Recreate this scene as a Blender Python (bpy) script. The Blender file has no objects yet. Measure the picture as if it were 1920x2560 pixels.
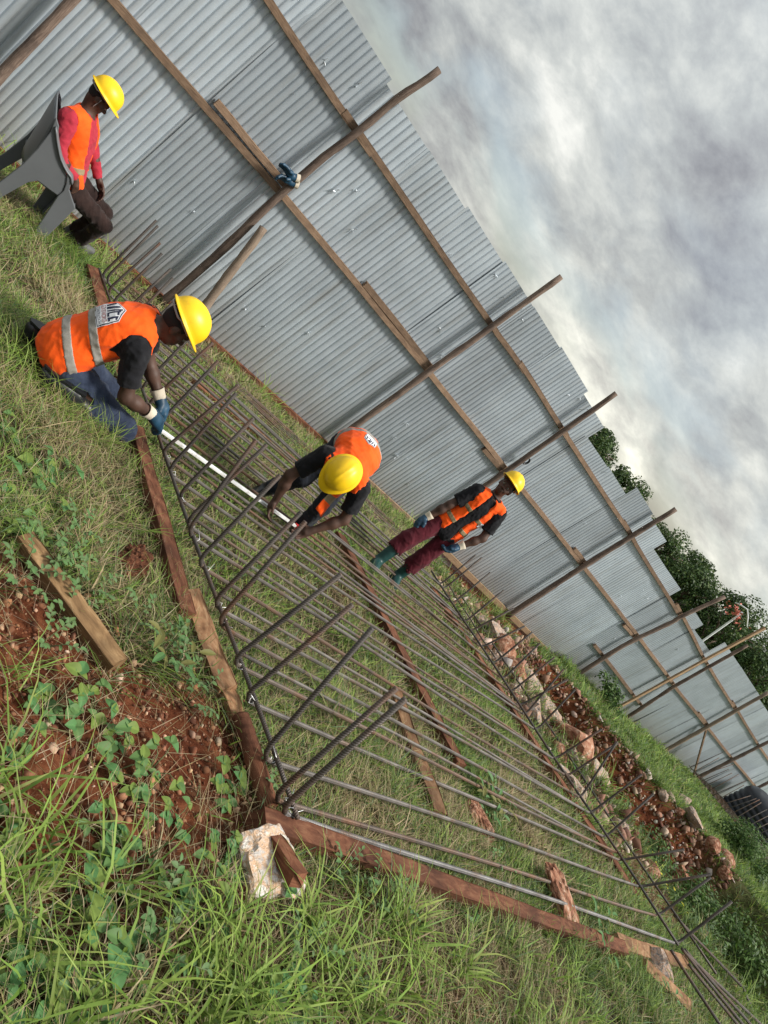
import bpy, bmesh, math, random
import numpy as np
from mathutils import Vector, Matrix, Quaternion
from mathutils.bvhtree import BVHTree
R = math.radians
random.seed(7); rng = np.random.default_rng(11)
scene = bpy.context.scene
COL = scene.collection

# ------------------------------------------------------------------ camera, sky, sun, exposure
AX_F = Vector((0.53827, 0.47188, 0.69828))     # fence direction (world X) seen in camera axes
AX_Y = Vector((-0.24711, -0.70377, 0.66607))   # towards the fence (world Y)
AX_U = Vector((0.80573, -0.53108, -0.26221))   # up (world Z)
CAMZ = 3.15
cam = bpy.data.cameras.new('camera'); cam_o = bpy.data.objects.new('camera', cam); COL.objects.link(cam_o)
cx = Vector((AX_F[0], AX_Y[0], AX_U[0])); cy = -Vector((AX_F[1], AX_Y[1], AX_U[1])); cz = -Vector((AX_F[2], AX_Y[2], AX_U[2]))
cam_o.matrix_world = Matrix(((cx[0], cy[0], cz[0], 0), (cx[1], cy[1], cz[1], 0), (cx[2], cy[2], cz[2], CAMZ), (0, 0, 0, 1)))
cam.sensor_fit = 'HORIZONTAL'; cam.sensor_width = 36.0; cam.lens = 36.0 * 1922 / 1920
cam.clip_start = 0.05; cam.clip_end = 3000
scene.camera = cam_o

SUN_EL, SUN_AZ = 52.0, -50.0      # azimuth measured from +X towards +Y: the light comes from behind the camera's right shoulder
world = bpy.data.worlds.new('World'); scene.world = world; world.use_nodes = True
def build_world():
    nt = world.node_tree; nt.nodes.clear(); N = nt.nodes.new; L = nt.links.new
    out = N('ShaderNodeOutputWorld')
    sky = N('ShaderNodeTexSky'); sky.sky_type = 'NISHITA'; sky.sun_disc = False
    sky.sun_elevation = R(SUN_EL); sky.sun_rotation = R(90 - SUN_AZ); sky.dust_density = 2.0
    bg1 = N('ShaderNodeBackground'); bg1.inputs['Strength'].default_value = 0.11; L(sky.outputs[0], bg1.inputs[0])
    tc = N('ShaderNodeTexCoord'); sep = N('ShaderNodeSeparateXYZ'); L(tc.outputs['Generated'], sep.inputs[0])
    def M(op, a, b=None, c=None):
        n = N('ShaderNodeMath'); n.operation = op
        for i, v in enumerate((a, b, c)):
            if v is None: continue
            if isinstance(v, (int, float)): n.inputs[i].default_value = v
            else: L(v, n.inputs[i])
        return n.outputs[0]
    zz = M('MAXIMUM', sep.outputs['Z'], 0.0)
    den = M('ADD', zz, 0.42)
    comb = N('ShaderNodeCombineXYZ'); L(M('DIVIDE', sep.outputs['X'], den), comb.inputs[0]); L(M('DIVIDE', sep.outputs['Y'], den), comb.inputs[1])
    mp = N('ShaderNodeMapping'); L(comb.outputs[0], mp.inputs[0]); mp.inputs['Rotation'].default_value = (0, 0, R(12)); mp.inputs['Scale'].default_value = (1.7, 1.9, 1); mp.inputs['Location'].default_value = (0.4, 2.2, 0)
    def noise(scale, detail, rough, dist, w=0.0):
        n = N('ShaderNodeTexNoise'); n.noise_dimensions = '4D'; L(mp.outputs[0], n.inputs['Vector']); n.inputs['W'].default_value = w
        n.inputs['Scale'].default_value = scale; n.inputs['Detail'].default_value = detail; n.inputs['Roughness'].default_value = rough; n.inputs['Distortion'].default_value = dist
        return n.outputs['Fac']
    n1 = noise(1.1, 7, 0.50, 0.1, 2.9); n2 = noise(3.4, 10, 0.62, 0.2, 7.0)
    f = M('ADD', M('MULTIPLY', n1, 0.52), M('MULTIPLY', n2, 0.48))
    rp = N('ShaderNodeValToRGB'); L(f, rp.inputs[0]); e = rp.color_ramp.elements
    e[0].position = 0.37; e[0].color = (0.165, 0.170, 0.190, 1); e[1].position = 0.645; e[1].color = (0.64, 0.645, 0.615, 1)
    for p, c in ((0.43, (0.235, 0.245, 0.262, 1)), (0.50, (0.325, 0.345, 0.350, 1)), (0.57, (0.45, 0.468, 0.455, 1))):
        q = rp.color_ramp.elements.new(p); q.color = c
    # overcast skies are brighter overhead (CIE gradient)
    g = M('ADD', 1.0, M('MULTIPLY', zz, 1.5))
    # the thin bright gap in the cloud low over the fence
    gl = N('ShaderNodeVectorMath'); gl.operation = 'DOT_PRODUCT'; L(tc.outputs['Generated'], gl.inputs[0]); gl.inputs[1].default_value = Vector((0.79, 0.61, 0.07)).normalized()
    glow = M('MULTIPLY', M('POWER', M('MAXIMUM', gl.outputs['Value'], 0.0), 14.0), M('POWER', M('SUBTRACT', 1.0, zz), 14.0))
    glow = M('MULTIPLY', glow, M('MULTIPLY', n2, 1.9))
    mulc = N('ShaderNodeMixRGB'); mulc.blend_type = 'MULTIPLY'; mulc.inputs[0].default_value = 1.0; L(rp.outputs[0], mulc.inputs[1])
    cg = N('ShaderNodeCombineXYZ'); [L(g, cg.inputs[i]) for i in range(3)]; L(cg.outputs[0], mulc.inputs[2])
    addc = N('ShaderNodeMixRGB'); addc.blend_type = 'ADD'; L(glow, addc.inputs[0]); L(mulc.outputs[0], addc.inputs[1]); addc.inputs[2].default_value = (0.80, 0.75, 0.58, 1)
    bg2 = N('ShaderNodeBackground'); L(addc.outputs[0], bg2.inputs[0]); bg2.inputs['Strength'].default_value = 0.76
    # gaps of blue, mostly low down
    n3 = noise(1.6, 6, 0.5, 0.4, 9.0)
    gap = N('ShaderNodeMapRange'); L(n3, gap.inputs[0]); gap.inputs[1].default_value = 0.46; gap.inputs[2].default_value = 0.62
    low = N('ShaderNodeMapRange'); L(zz, low.inputs[0]); low.inputs[1].default_value = 0.02; low.inputs[2].default_value = 0.17; low.inputs[3].default_value = 0.85; low.inputs[4].default_value = 0.10
    fac = M('SUBTRACT', 1.0, M('MULTIPLY', gap.outputs[0], low.outputs[0]))
    mix = N('ShaderNodeMixShader'); L(fac, mix.inputs[0]); L(bg1.outputs[0], mix.inputs[1]); L(bg2.outputs[0], mix.inputs[2])
    L(mix.outputs[0], out.inputs[0])
build_world()
sun = bpy.data.lights.new('sun', 'SUN'); sun.energy = 3.4; sun.angle = R(12); sun.color = (1.0, 0.95, 0.87)
sun_o = bpy.data.objects.new('sun', sun); COL.objects.link(sun_o)
sd = Vector((math.cos(R(SUN_EL)) * math.cos(R(SUN_AZ)), math.cos(R(SUN_EL)) * math.sin(R(SUN_AZ)), math.sin(R(SUN_EL))))
sun_o.rotation_euler = sd.to_track_quat('Z', 'Y').to_euler()
vs = scene.view_settings; vs.view_transform = 'Standard'; vs.look = 'None'; vs.gamma = 1.0; vs.use_curve_mapping = False; vs.exposure = 0.62
scene.render.film_transparent = False
try:
    scene.cycles.max_bounces = 6; scene.cycles.diffuse_bounces = 3; scene.cycles.transparent_max_bounces = 6; scene.cycles.use_denoising = True
except Exception: pass

# ------------------------------------------------------------------ helpers
def tag(o, label=None, cat=None, group=None, kind=None):
    if label: o['label'] = label
    if cat: o['category'] = cat
    if group: o['group'] = group
    if kind: o['kind'] = kind
    return o
def empty(name, loc=(0, 0, 0), rz=0.0):
    o = bpy.data.objects.new(name, None); COL.objects.link(o); o.location = loc; o.rotation_euler = (0, 0, rz); o.empty_display_size = 0.1
    return o
def np_mesh(name, verts, faces, smooth=False, uv=None, cols=None):
    """faces: (n,3) or (n,4) int array, or a list of index lists"""
    me = bpy.data.meshes.new(name)
    if isinstance(faces, np.ndarray):
        nv = len(verts); k = faces.shape[1]; nf = len(faces)
        me.vertices.add(nv); me.vertices.foreach_set('co', np.asarray(verts, np.float32).ravel())
        me.loops.add(nf * k); me.loops.foreach_set('vertex_index', faces.astype(np.int32).ravel())
        me.polygons.add(nf); me.polygons.foreach_set('loop_start', np.arange(0, nf * k, k, dtype=np.int32))
        me.polygons.foreach_set('loop_total', np.full(nf, k, np.int32))
        if smooth: me.polygons.foreach_set('use_smooth', np.ones(nf, bool))
        me.update(calc_edges=True); me.validate()
    else:
        me.from_pydata([tuple(map(float, v)) for v in verts], [], faces)
        if smooth: me.polygons.foreach_set('use_smooth', [True] * len(me.polygons))
        me.update()
    if uv is not None:
        l = me.uv_layers.new(name='UVMap'); vi = np.empty(len(me.loops), np.int32); me.loops.foreach_get('vertex_index', vi)
        l.data.foreach_set('uv', np.asarray(uv, np.float32)[vi].ravel())
    if cols is not None:
        a = me.color_attributes.new('Col', 'FLOAT_COLOR', 'POINT')
        c4 = np.ones((len(verts), 4), np.float32); c4[:, :np.asarray(cols).shape[1]] = cols; a.data.foreach_set('color', c4.ravel())
    return me
def obj(name, me, mat=None, parent=None, loc=None, inv=False):
    o = bpy.data.objects.new(name, me); COL.objects.link(o)
    if mat is not None and len(me.materials) == 0: me.materials.append(mat)
    if parent is not None:
        o.parent = parent
        if inv: o.matrix_parent_inverse = parent_mat(parent).inverted()
    if loc is not None: o.location = loc
    return o
def parent_mat(p):
    m = Matrix.LocRotScale(p.location, p.rotation_euler, p.scale)
    return parent_mat(p.parent) @ m if p.parent else m
class MB:
    """collects shapes into one mesh"""
    def __init__(s): s.v = []; s.f = []; s.uv = []
    def add(s, v, f, uv=None):
        o = len(s.v); s.v += [tuple(map(float, q)) for q in v]; s.f += [[i + o for i in q] for q in f]
        s.uv += list(uv) if uv is not None else [(0, 0)] * len(v)
    def tube(s, pts, rad, n=8, cap=True, wob=0.0, seed=0):
        pts = [Vector(p) for p in pts]; m = len(pts); rr = random.Random(seed)
        rad = [rad] * m if isinstance(rad, (int, float)) else rad
        t = [(pts[min(i + 1, m - 1)] - pts[max(i - 1, 0)]).normalized() for i in range(m)]
        a = Vector((0, 0, 1)) if abs(t[0].z) < 0.9 else Vector((1, 0, 0))
        u = t[0].cross(a).normalized(); V = []; U = []; d = 0
        for i in range(m):
            if i: d += (pts[i] - pts[i - 1]).length; u = (u - t[i] * u.dot(t[i])).normalized()
            w = t[i].cross(u)
            for k in range(n):
                an = 2 * math.pi * k / n; q = rad[i] * (1 + wob * (rr.random() - .5))
                V.append(pts[i] + u * math.cos(an) * q + w * math.sin(an) * q); U.append((d, k / n))
        Fc = [[i * n + k, i * n + (k + 1) % n, (i + 1) * n + (k + 1) % n, (i + 1) * n + k] for i in range(m - 1) for k in range(n)]
        if cap: Fc += [list(range(n))[::-1], [(m - 1) * n + k for k in range(n)]]
        s.add(V, Fc, U)
    def box(s, c, sz, rot=None):
        c = Vector(c); V = []
        for x in (-1, 1):
            for y in (-1, 1):
                for z in (-1, 1):
                    q = Vector((x * sz[0] / 2, y * sz[1] / 2, z * sz[2] / 2)); V.append(c + (rot @ q if rot else q))
        s.add(V, [[0, 1, 3, 2], [4, 6, 7, 5], [0, 4, 5, 1], [2, 3, 7, 6], [0, 2, 6, 4], [1, 5, 7, 3]])
    def mesh(s, name, smooth=False):
        return np_mesh(name, s.v, s.f, smooth, uv=np.array(s.uv))
def bevel(o, w=0.004, seg=1):
    m = o.modifiers.new('bevel', 'BEVEL'); m.width = w; m.segments = seg; m.limit_method = 'ANGLE'; m.angle_limit = R(40); return o

# ------------------------------------------------------------------ materials
def nodemat(name):
    m = bpy.data.materials.new(name); m.use_nodes = True; nt = m.node_tree
    b = nt.nodes.get('Principled BSDF'); return m, nt, b
def ramp(nt, fac, stops):
    r = nt.nodes.new('ShaderNodeValToRGB'); nt.links.new(fac, r.inputs[0]); e = r.color_ramp.elements
    e[0].position, e[0].color = stops[0][0], (*stops[0][1], 1); e[1].position, e[1].color = stops[-1][0], (*stops[-1][1], 1)
    for p, c in stops[1:-1]: q = e.new(p); q.color = (*c, 1)
    return r.outputs[0]
def tnoise(nt, vec, scale, detail=4, rough=0.55, dist=0.0):
    n = nt.nodes.new('ShaderNodeTexNoise'); n.inputs['Scale'].default_value = scale; n.inputs['Detail'].default_value = detail
    n.inputs['Roughness'].default_value = rough; n.inputs['Distortion'].default_value = dist
    if vec is not None: nt.links.new(vec, n.inputs['Vector'])
    return n.outputs['Fac']
def mapping(nt, src, scale=(1, 1, 1), rot=(0, 0, 0)):
    tc = nt.nodes.new('ShaderNodeTexCoord'); mp = nt.nodes.new('ShaderNodeMapping'); nt.links.new(tc.outputs[src], mp.inputs[0])
    mp.inputs['Scale'].default_value = scale; mp.inputs['Rotation'].default_value = rot; return mp.outputs[0]
def bump(nt, b, h, strength=0.4, dist=0.01):
    n = nt.nodes.new('ShaderNodeBump'); n.inputs['Strength'].default_value = strength; n.inputs['Distance'].default_value = dist
    nt.links.new(h, n.inputs['Height']); nt.links.new(n.outputs[0], b.inputs['Normal']); return n
def mixc(nt, fac, a, c, mode='MIX'):
    n = nt.nodes.new('ShaderNodeMixRGB'); n.blend_type = mode
    for i, v in ((0, fac), (1, a), (2, c)):
        if isinstance(v, (int, float)): n.inputs[i].default_value = v
        elif isinstance(v, tuple): n.inputs[i].default_value = (*v, 1)
        else: nt.links.new(v, n.inputs[i])
    return n.outputs[0]
def noisy(name, stops, scale=8, rough=0.8, bumpd=0.004, bstr=0.5, bscale=None, detail=6, metal=0.0, sp=(1, 1, 1), src='Object', spec=0.3):
    m, nt, b = nodemat(name); v = mapping(nt, src, sp)
    nt.links.new(ramp(nt, tnoise(nt, v, scale, detail), stops), b.inputs['Base Color'])
    b.inputs['Roughness'].default_value = rough; b.inputs['Metallic'].default_value = metal; b.inputs['Specular IOR Level'].default_value = spec
    if bumpd: bump(nt, b, tnoise(nt, v, bscale or scale * 3, 5), bstr, bumpd)
    return m
def wood(name, dark, mid, light, weather=0.3):
    m, nt, b = nodemat(name); v = mapping(nt, 'UV', (2.2, 14, 1)); vo = mapping(nt, 'Object', (1, 1, 1))
    g = tnoise(nt, v, 3.0, 8, 0.65, 1.2); c = ramp(nt, g, [(0.28, dark), (0.5, mid), (0.72, light)])
    st = tnoise(nt, vo, 3.5, 5, 0.6); s2 = nt.nodes.new('ShaderNodeMapRange'); nt.links.new(st, s2.inputs[0]); s2.inputs[1].default_value = 0.45; s2.inputs[2].default_value = 0.7; s2.inputs[4].default_value = weather
    c = mixc(nt, s2.outputs[0], c, (dark[0] * .55, dark[1] * .6, dark[2] * .7))
    oi = nt.nodes.new('ShaderNodeObjectInfo'); hs = nt.nodes.new('ShaderNodeHueSaturation'); nt.links.new(c, hs.inputs['Color'])
    mr = nt.nodes.new('ShaderNodeMapRange'); nt.links.new(oi.outputs['Random'], mr.inputs[0]); mr.inputs[3].default_value = 0.75; mr.inputs[4].default_value = 1.25; nt.links.new(mr.outputs[0], hs.inputs['Value'])
    nt.links.new(hs.outputs[0], b.inputs['Base Color']); b.inputs['Roughness'].default_value = 0.85; b.inputs['Specular IOR Level'].default_value = 0.2
    bump(nt, b, g, 0.7, 0.004); return m
MAT = {}
MAT['beam'] = wood('timber_red', (0.060, 0.022, 0.012), (0.155, 0.060, 0.032), (0.26, 0.125, 0.068), 0.7)
MAT['beam_light'] = wood('timber_pale', (0.12, 0.055, 0.028), (0.27, 0.145, 0.075), (0.42, 0.27, 0.155), 0.7)
MAT['beam_old'] = wood('timber_old', (0.075, 0.042, 0.020), (0.20, 0.118, 0.055), (0.36, 0.235, 0.12), 0.7)
MAT['rail'] = wood('rail_wood', (0.10, 0.065, 0.045), (0.22, 0.145, 0.095), (0.36, 0.25, 0.17), 0.5)
MAT['railnew'] = wood('rail_wood_new', (0.20, 0.12, 0.07), (0.33, 0.22, 0.13), (0.46, 0.33, 0.20), 0.3)
MAT['pole'] = wood('pole_bark', (0.060, 0.042, 0.034), (0.165, 0.118, 0.092), (0.30, 0.23, 0.185), 0.6)
MAT['pole_pale'] = wood('pole_peeled', (0.15, 0.105, 0.078), (0.26, 0.195, 0.145), (0.37, 0.295, 0.225), 0.5)
def rebar_mat(name, dark, mid, rust, rustamt, met=0.55):
    m, nt, b = nodemat(name); uv = nt.nodes.new('ShaderNodeUVMap'); vo = mapping(nt, 'Object')
    w = nt.nodes.new('ShaderNodeTexWave'); w.wave_type = 'BANDS'; w.bands_direction = 'X'; w.inputs['Scale'].default_value = 26.0; w.inputs['Distortion'].default_value = 0.0
    mp = nt.nodes.new('ShaderNodeMapping'); nt.links.new(uv.outputs[0], mp.inputs[0]); mp.inputs['Rotation'].default_value = (0, 0, R(2)); nt.links.new(mp.outputs[0], w.inputs['Vector'])
    c = ramp(nt, tnoise(nt, vo, 5, 6, 0.65), [(0.35, dark), (0.65, mid)])
    r = nt.nodes.new('ShaderNodeMapRange'); nt.links.new(tnoise(nt, vo, 3.1, 8, 0.7), r.inputs[0]); r.inputs[1].default_value = 0.62 - rustamt * .3; r.inputs[2].default_value = 0.75 - rustamt * .2
    c = mixc(nt, r.outputs[0], c, rust); c = mixc(nt, 0.35, c, mixc(nt, w.outputs['Fac'], (0.35, 0.35, 0.35), (1, 1, 1)), 'MULTIPLY')
    nt.links.new(c, b.inputs['Base Color']); b.inputs['Metallic'].default_value = met; b.inputs['Roughness'].default_value = 0.5
    bump(nt, b, w.outputs['Fac'], 0.8, 0.0025); return m
MAT['rebar'] = rebar_mat('rebar_steel', (0.105, 0.092, 0.082), (0.23, 0.205, 0.185), (0.17, 0.085, 0.045), 0.35, 0.35)
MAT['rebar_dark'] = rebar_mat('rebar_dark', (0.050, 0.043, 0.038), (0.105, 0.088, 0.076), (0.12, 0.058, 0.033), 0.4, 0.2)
MAT['rebar_bright'] = rebar_mat('rebar_bright', (0.14, 0.13, 0.125), (0.26, 0.25, 0.245), (0.17, 0.085, 0.045), .3, 0.5)
MAT['rebar_rust'] = rebar_mat('rebar_rust', (0.085, 0.065, 0.052), (0.17, 0.135, 0.11), (0.19, 0.09, 0.045), 0.6, 0.25)
MAT['wire'] = noisy('tie_wire', [(0.3, (0.5, 0.5, 0.5)), (0.7, (0.75, 0.75, 0.75))], 20, 0.4, 0, metal=0.8)
def sheet_mat():
    m, nt, b = nodemat('galvanised_sheet'); vo = mapping(nt, 'Object', (1, 1, 1)); vs_ = mapping(nt, 'Object', (6, 1, 0.35))
    oi = nt.nodes.new('ShaderNodeObjectInfo')
    c = ramp(nt, tnoise(nt, vo, 1.6, 5, 0.6), [(0.3, (0.44, 0.50, 0.55)), (0.55, (0.515, 0.58, 0.635)), (0.75, (0.575, 0.645, 0.70))])
    spk = tnoise(nt, vo, 55, 3, 0.7); c = mixc(nt, 0.10, c, ramp(nt, spk, [(0.35, (0.55, 0.55, 0.56)), (0.65, (1, 1, 1))]), 'MULTIPLY')
    st = nt.nodes.new('ShaderNodeMapRange'); nt.links.new(tnoise(nt, vs_, 1.5, 6, 0.6), st.inputs[0]); st.inputs[1].default_value = 0.48; st.inputs[2].default_value = 0.72; st.inputs[4].default_value = 0.5
    c = mixc(nt, st.outputs[0], c, (0.33, 0.335, 0.32))
    vr = mapping(nt, 'Object', (9, 1, .5)); s3 = nt.nodes.new('ShaderNodeMapRange'); nt.links.new(tnoise(nt, vr, 1.0, 7, .65), s3.inputs[0]); s3.inputs[1].default_value = .60; s3.inputs[2].default_value = .78; s3.inputs[4].default_value = .55; c = mixc(nt, s3.outputs[0], c, (.22, .20, .175))
    sx = nt.nodes.new('ShaderNodeSeparateXYZ'); nt.links.new(vo, sx.inputs[0]); s4 = nt.nodes.new('ShaderNodeMapRange'); nt.links.new(sx.outputs['Z'], s4.inputs[0]); s4.inputs[1].default_value = .75; s4.inputs[2].default_value = .0; mm = nt.nodes.new('ShaderNodeMath'); mm.operation = 'MULTIPLY'; nt.links.new(s4.outputs[0], mm.inputs[0]); nt.links.new(tnoise(nt, vo, 3.2, 8, .7), mm.inputs[1]); c = mixc(nt, mm.outputs[0], c, (.25, .19, .14))
    hs = nt.nodes.new('ShaderNodeHueSaturation'); nt.links.new(c, hs.inputs['Color']); mr = nt.nodes.new('ShaderNodeMapRange'); nt.links.new(oi.outputs['Random'], mr.inputs[0]); mr.inputs[3].default_value = 0.80; mr.inputs[4].default_value = 1.14
    nt.links.new(mr.outputs[0], hs.inputs['Value']); nt.links.new(hs.outputs[0], b.inputs['Base Color'])
    b.inputs['Metallic'].default_value = 0.45; b.inputs['Roughness'].default_value = 0.42
    bump(nt, b, tnoise(nt, vo, 2.2, 3), 0.35, 0.012); return m
MAT['sheet'] = sheet_mat()
m, nt, b = nodemat('torn_metal'); b.inputs['Base Color'].default_value = (0.70, 0.74, 0.77, 1); b.inputs['Metallic'].default_value = 0.3; b.inputs['Roughness'].default_value = 0.35; MAT['torn'] = m
def ground_mat():
    m, nt, b = nodemat('red_soil_and_litter'); v = mapping(nt, 'Object')
    at = nt.nodes.new('ShaderNodeVertexColor'); at.layer_name = 'Col'; sp = nt.nodes.new('ShaderNodeSeparateColor'); nt.links.new(at.outputs[0], sp.inputs[0])
    soil = ramp(nt, tnoise(nt, v, 9, 10, 0.68), [(0.30, (0.036, 0.011, 0.006)), (0.48, (0.115, 0.034, 0.015)), (0.62, (0.185, 0.066, 0.030)), (0.76, (0.32, 0.16, 0.09))])
    litter = ramp(nt, tnoise(nt, v, 26, 8, 0.7), [(0.32, (0.018, 0.015, 0.007)), (0.5, (0.048, 0.038, 0.019)), (0.66, (0.11, 0.085, 0.045)), (0.8, (0.055, 0.070, 0.022))])
    c = mixc(nt, sp.outputs[0], litter, soil)
    far = ramp(nt, tnoise(nt, v, 1.6, 6, 0.6), [(0.35, (0.055, 0.085, 0.022)), (0.6, (0.11, 0.13, 0.045))])
    c = mixc(nt, sp.outputs[1], c, far)
    nt.links.new(c, b.inputs['Base Color']); b.inputs['Roughness'].default_value = 0.95; b.inputs['Specular IOR Level'].default_value = 0.1
    bump(nt, b, tnoise(nt, v, 45, 8, 0.7), 1.0, 0.02); return m
MAT['ground'] = ground_mat()
def leaf_mat(name, tr=0.35, rough=0.55):
    m, nt, b = nodemat(name); at = nt.nodes.new('ShaderNodeVertexColor'); at.layer_name = 'Col'
    nt.links.new(at.outputs[0], b.inputs['Base Color']); b.inputs['Roughness'].default_value = rough; b.inputs['Specular IOR Level'].default_value = 0.25
    t = nt.nodes.new('ShaderNodeBsdfTranslucent'); nt.links.new(at.outputs[0], t.inputs[0]); mx = nt.nodes.new('ShaderNodeMixShader'); mx.inputs[0].default_value = tr
    nt.links.new(b.outputs[0], mx.inputs[1]); nt.links.new(t.outputs[0], mx.inputs[2]); nt.links.new(mx.outputs[0], nt.nodes['Material Output'].inputs[0]); return m
MAT['grass'] = leaf_mat('grass_blades'); MAT['leaf'] = leaf_mat('leaves', 0.3)
MAT['stone'] = noisy('pale_stone', [(0.30, (0.10, 0.075, 0.06)), (0.44, (0.30, 0.26, 0.23)), (0.54, (0.40, 0.24, 0.155)), (0.62, (0.42, 0.36, 0.31)), (0.76, (0.50, 0.46, 0.41))], 11, 0.9, 0.02, 0.9, 22)
MAT['stone_pale'] = noisy('chalky_stone', [(0.30, (0.22, 0.20, 0.185)), (0.43, (0.50, 0.47, 0.44)), (0.53, (0.56, 0.36, 0.22)), (0.60, (0.66, 0.60, 0.54)), (0.75, (0.74, 0.71, 0.67))], 4.5, .9, .02, .8, 24)
MAT['stone_red'] = noisy('red_stained_stone', [(0.30, (0.10, 0.035, 0.02)), (0.48, (0.28, 0.12, 0.07)), (0.60, (0.40, 0.22, 0.14)), (0.75, (0.55, 0.44, 0.36))], 8, 0.92, 0.02, 0.9, 24)
MAT['clod'] = noisy('red_clod', [(0.30, (0.055, 0.018, 0.009)), (0.55, (0.16, 0.055, 0.026)), (0.78, (0.36, 0.19, 0.09))], 14, 0.95, 0.02, 1.0, 40)

# ------------------------------------------------------------------ terrain
def sm(a, b_, x): t = np.clip((x - a) / (b_ - a), 0, 1); return t * t * (3 - 2 * t)
_ph = rng.uniform(0, 6.28, (40, 2)); _dr = rng.normal(size=(40, 2)); _dr /= np.linalg.norm(_dr, axis=1)[:, None]
def wav(x, y, f, i0, n=6):
    s = 0
    for i in range(i0, i0 + n):
        s = s + np.sin((_dr[i, 0] * x + _dr[i, 1] * y) * f * (1 + .23 * (i - i0)) + _ph[i, 0] + 1.3 * np.sin((_dr[i, 1] * x - _dr[i, 0] * y) * f * .6 + _ph[i, 1]))
    return s / n
XF_Y = np.array([-50, 0.0, 2.5, 4.2, 5.1, 6.6, 7.9, 60]); XF_X = np.array([19, 18.6, 18.0, 17.0, 15.5, 14.3, 12.6, 12.6])
def trench(x, y):
    xn = 10.1 + .25 * wav(x * 0, y, 2.0, 20, 3); xf = np.interp(y, XF_Y, XF_X) + .25 * wav(x, y, 2.6, 24, 4)
    return sm(0, 0.9, x - xn) * sm(0, 0.75, xf - x) * sm(7.7, 6.3, y), xn, xf
def soilmask(x, y):
    def g(cx_, cy_, rx, ry): return np.exp(-(((x - cx_) / rx) ** 2 + ((y - cy_) / ry) ** 2))
    s = 1.35 * g(1.9, 1.5, .55, .42) + 1.1 * g(2.28, 1.72, .28, .38) + 1.0 * g(1.4, 1.35, .40, .4) + .6 * g(1.4, 1.95, .35, .3) + .45 * g(3.0, .95, .25, .2) + .4 * g(4.0, .62, .4, .15) + .9 * g(2.12, 2.62, .16, .16) + .42 * g(1.6, 1.1, .8, 1.0) + .40 * g(3.3, .72, .9, .25) + .5 * g(1.35, 2.2, .3, .5)
    s = s + .9 * g(9.0, 1.7, .7, .75) + .8 * g(9.3, 4.9, .9, 1.6) + .55 * g(5.0, 4.0, .5, .25) + .4 * g(4.3, 1.3, .5, .2) + .35 * g(2.0, 6.4, .5, .5)
    s = s * (.85 + .55 * wav(x, y, 9.0, 8)) 
    tr, xn, xf = trench(x, y)
    wall = np.exp(-((x - xf + .40) / .42) ** 2) * sm(8.3, 7.0, y) * sm(2.8, 4.2, y) + sm(9.6, 10.4, x) * sm(15.6, 14.0, x) * sm(6.6, 7.4, y)
    return np.clip(s + 1.2 * wall + .35 * np.exp(-((x - xn - .5) / .4) ** 2) * sm(7.7, 6.3, y), 0, 1)
def gz(x, y):
    x = np.asarray(x, float); y = np.asarray(y, float)
    yy = np.where(y > 8.2, 8.2 + .35 * (1 - np.exp(-(y - 8.2) / .35)), y); yy = np.where(yy < -1, -1 + 6 * np.tanh((yy + 1) / 6), yy)
    z = CAMZ - (1.65 + .1775 * yy) / .98412
    tr, xn, xf = trench(x, y)
    z = z - (1.0 + .22 * wav(x, y, 4.0, 2, 5) + .07 * wav(x, y, 11, 9, 5)) * tr + .14 * np.exp(-((x - 9.55) / .55) ** 2) * sm(2.0, 3.2, y) * sm(6.9, 6.0, y) * (1 + .7 * wav(x, y, 6.0, 14, 5)) - .16 * sm(9.8, 10.6, x) * sm(16.5, 14.5, x) * sm(6.9, 7.8, y) + .10 * np.exp(-((x - xf - .1) / .35) ** 2) * sm(8.0, 6.6, y) * sm(1.0, 3.5, y)
    z = z + .022 * wav(x, y, 3.0, 0) * sm(8.4, 7.6, y)
    near = np.exp(-((x - 2) / 3) ** 2 - ((y - 1.4) / 1.6) ** 2)
    s = soilmask(x, y)
    z = z + (.010 * wav(x, y, 22, 6, 5) + .006 * wav(x, y, 60, 30, 5)) * (.3 + s) * (near + .4) - .02 * s
    return z
def gzs(x, y): return float(gz(np.array([x]), np.array([y]))[0])
def axis(*segs):
    out = [np.array([segs[0][0]])]
    for a, b_, st in segs: out.append(np.arange(a + st, b_ + st * .5, st))
    return np.unique(np.concatenate(out).round(4))
def geo(a, b_, s0, k):
    o = [a]; s = s0
    while o[-1] < b_: o.append(o[-1] + s); s *= k
    return np.array(o)
def build_ground():
    xs = np.unique(np.concatenate([-geo(1.2, 400, .3, 1.25)[::-1], axis((-1.2, .9, .1), (.9, 3.4, .022), (3.4, 10.2, .07), (10.2, 19, .09)), geo(19.1, 500, .3, 1.16)]))
    ys = np.unique(np.concatenate([-geo(1.0, 300, .3, 1.3)[::-1], axis((-1.0, .3, .1), (.3, 2.8, .022), (2.8, 9, .07)), geo(9.1, 500, .3, 1.2)]))
    X, Y = np.meshgrid(xs, ys, indexing='ij'); Z = gz(X, Y); S = soilmask(X, Y); far = sm(14, 22, X) + sm(8.8, 10, Y); far = np.clip(far, 0, 1) * (1 - np.clip(S, 0, 1))
    nx, ny = X.shape; idx = np.arange(nx * ny).reshape(nx, ny)
    f = np.stack([idx[:-1, :-1], idx[1:, :-1], idx[1:, 1:], idx[:-1, 1:]], -1).reshape(-1, 4)
    me = np_mesh('ground', np.stack([X, Y, Z], -1).reshape(-1, 3), f, True, cols=np.stack([S, far, S * 0], -1).reshape(-1, 3))
    return tag(obj('ground', me, MAT['ground']), kind='structure')
build_ground()

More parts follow.
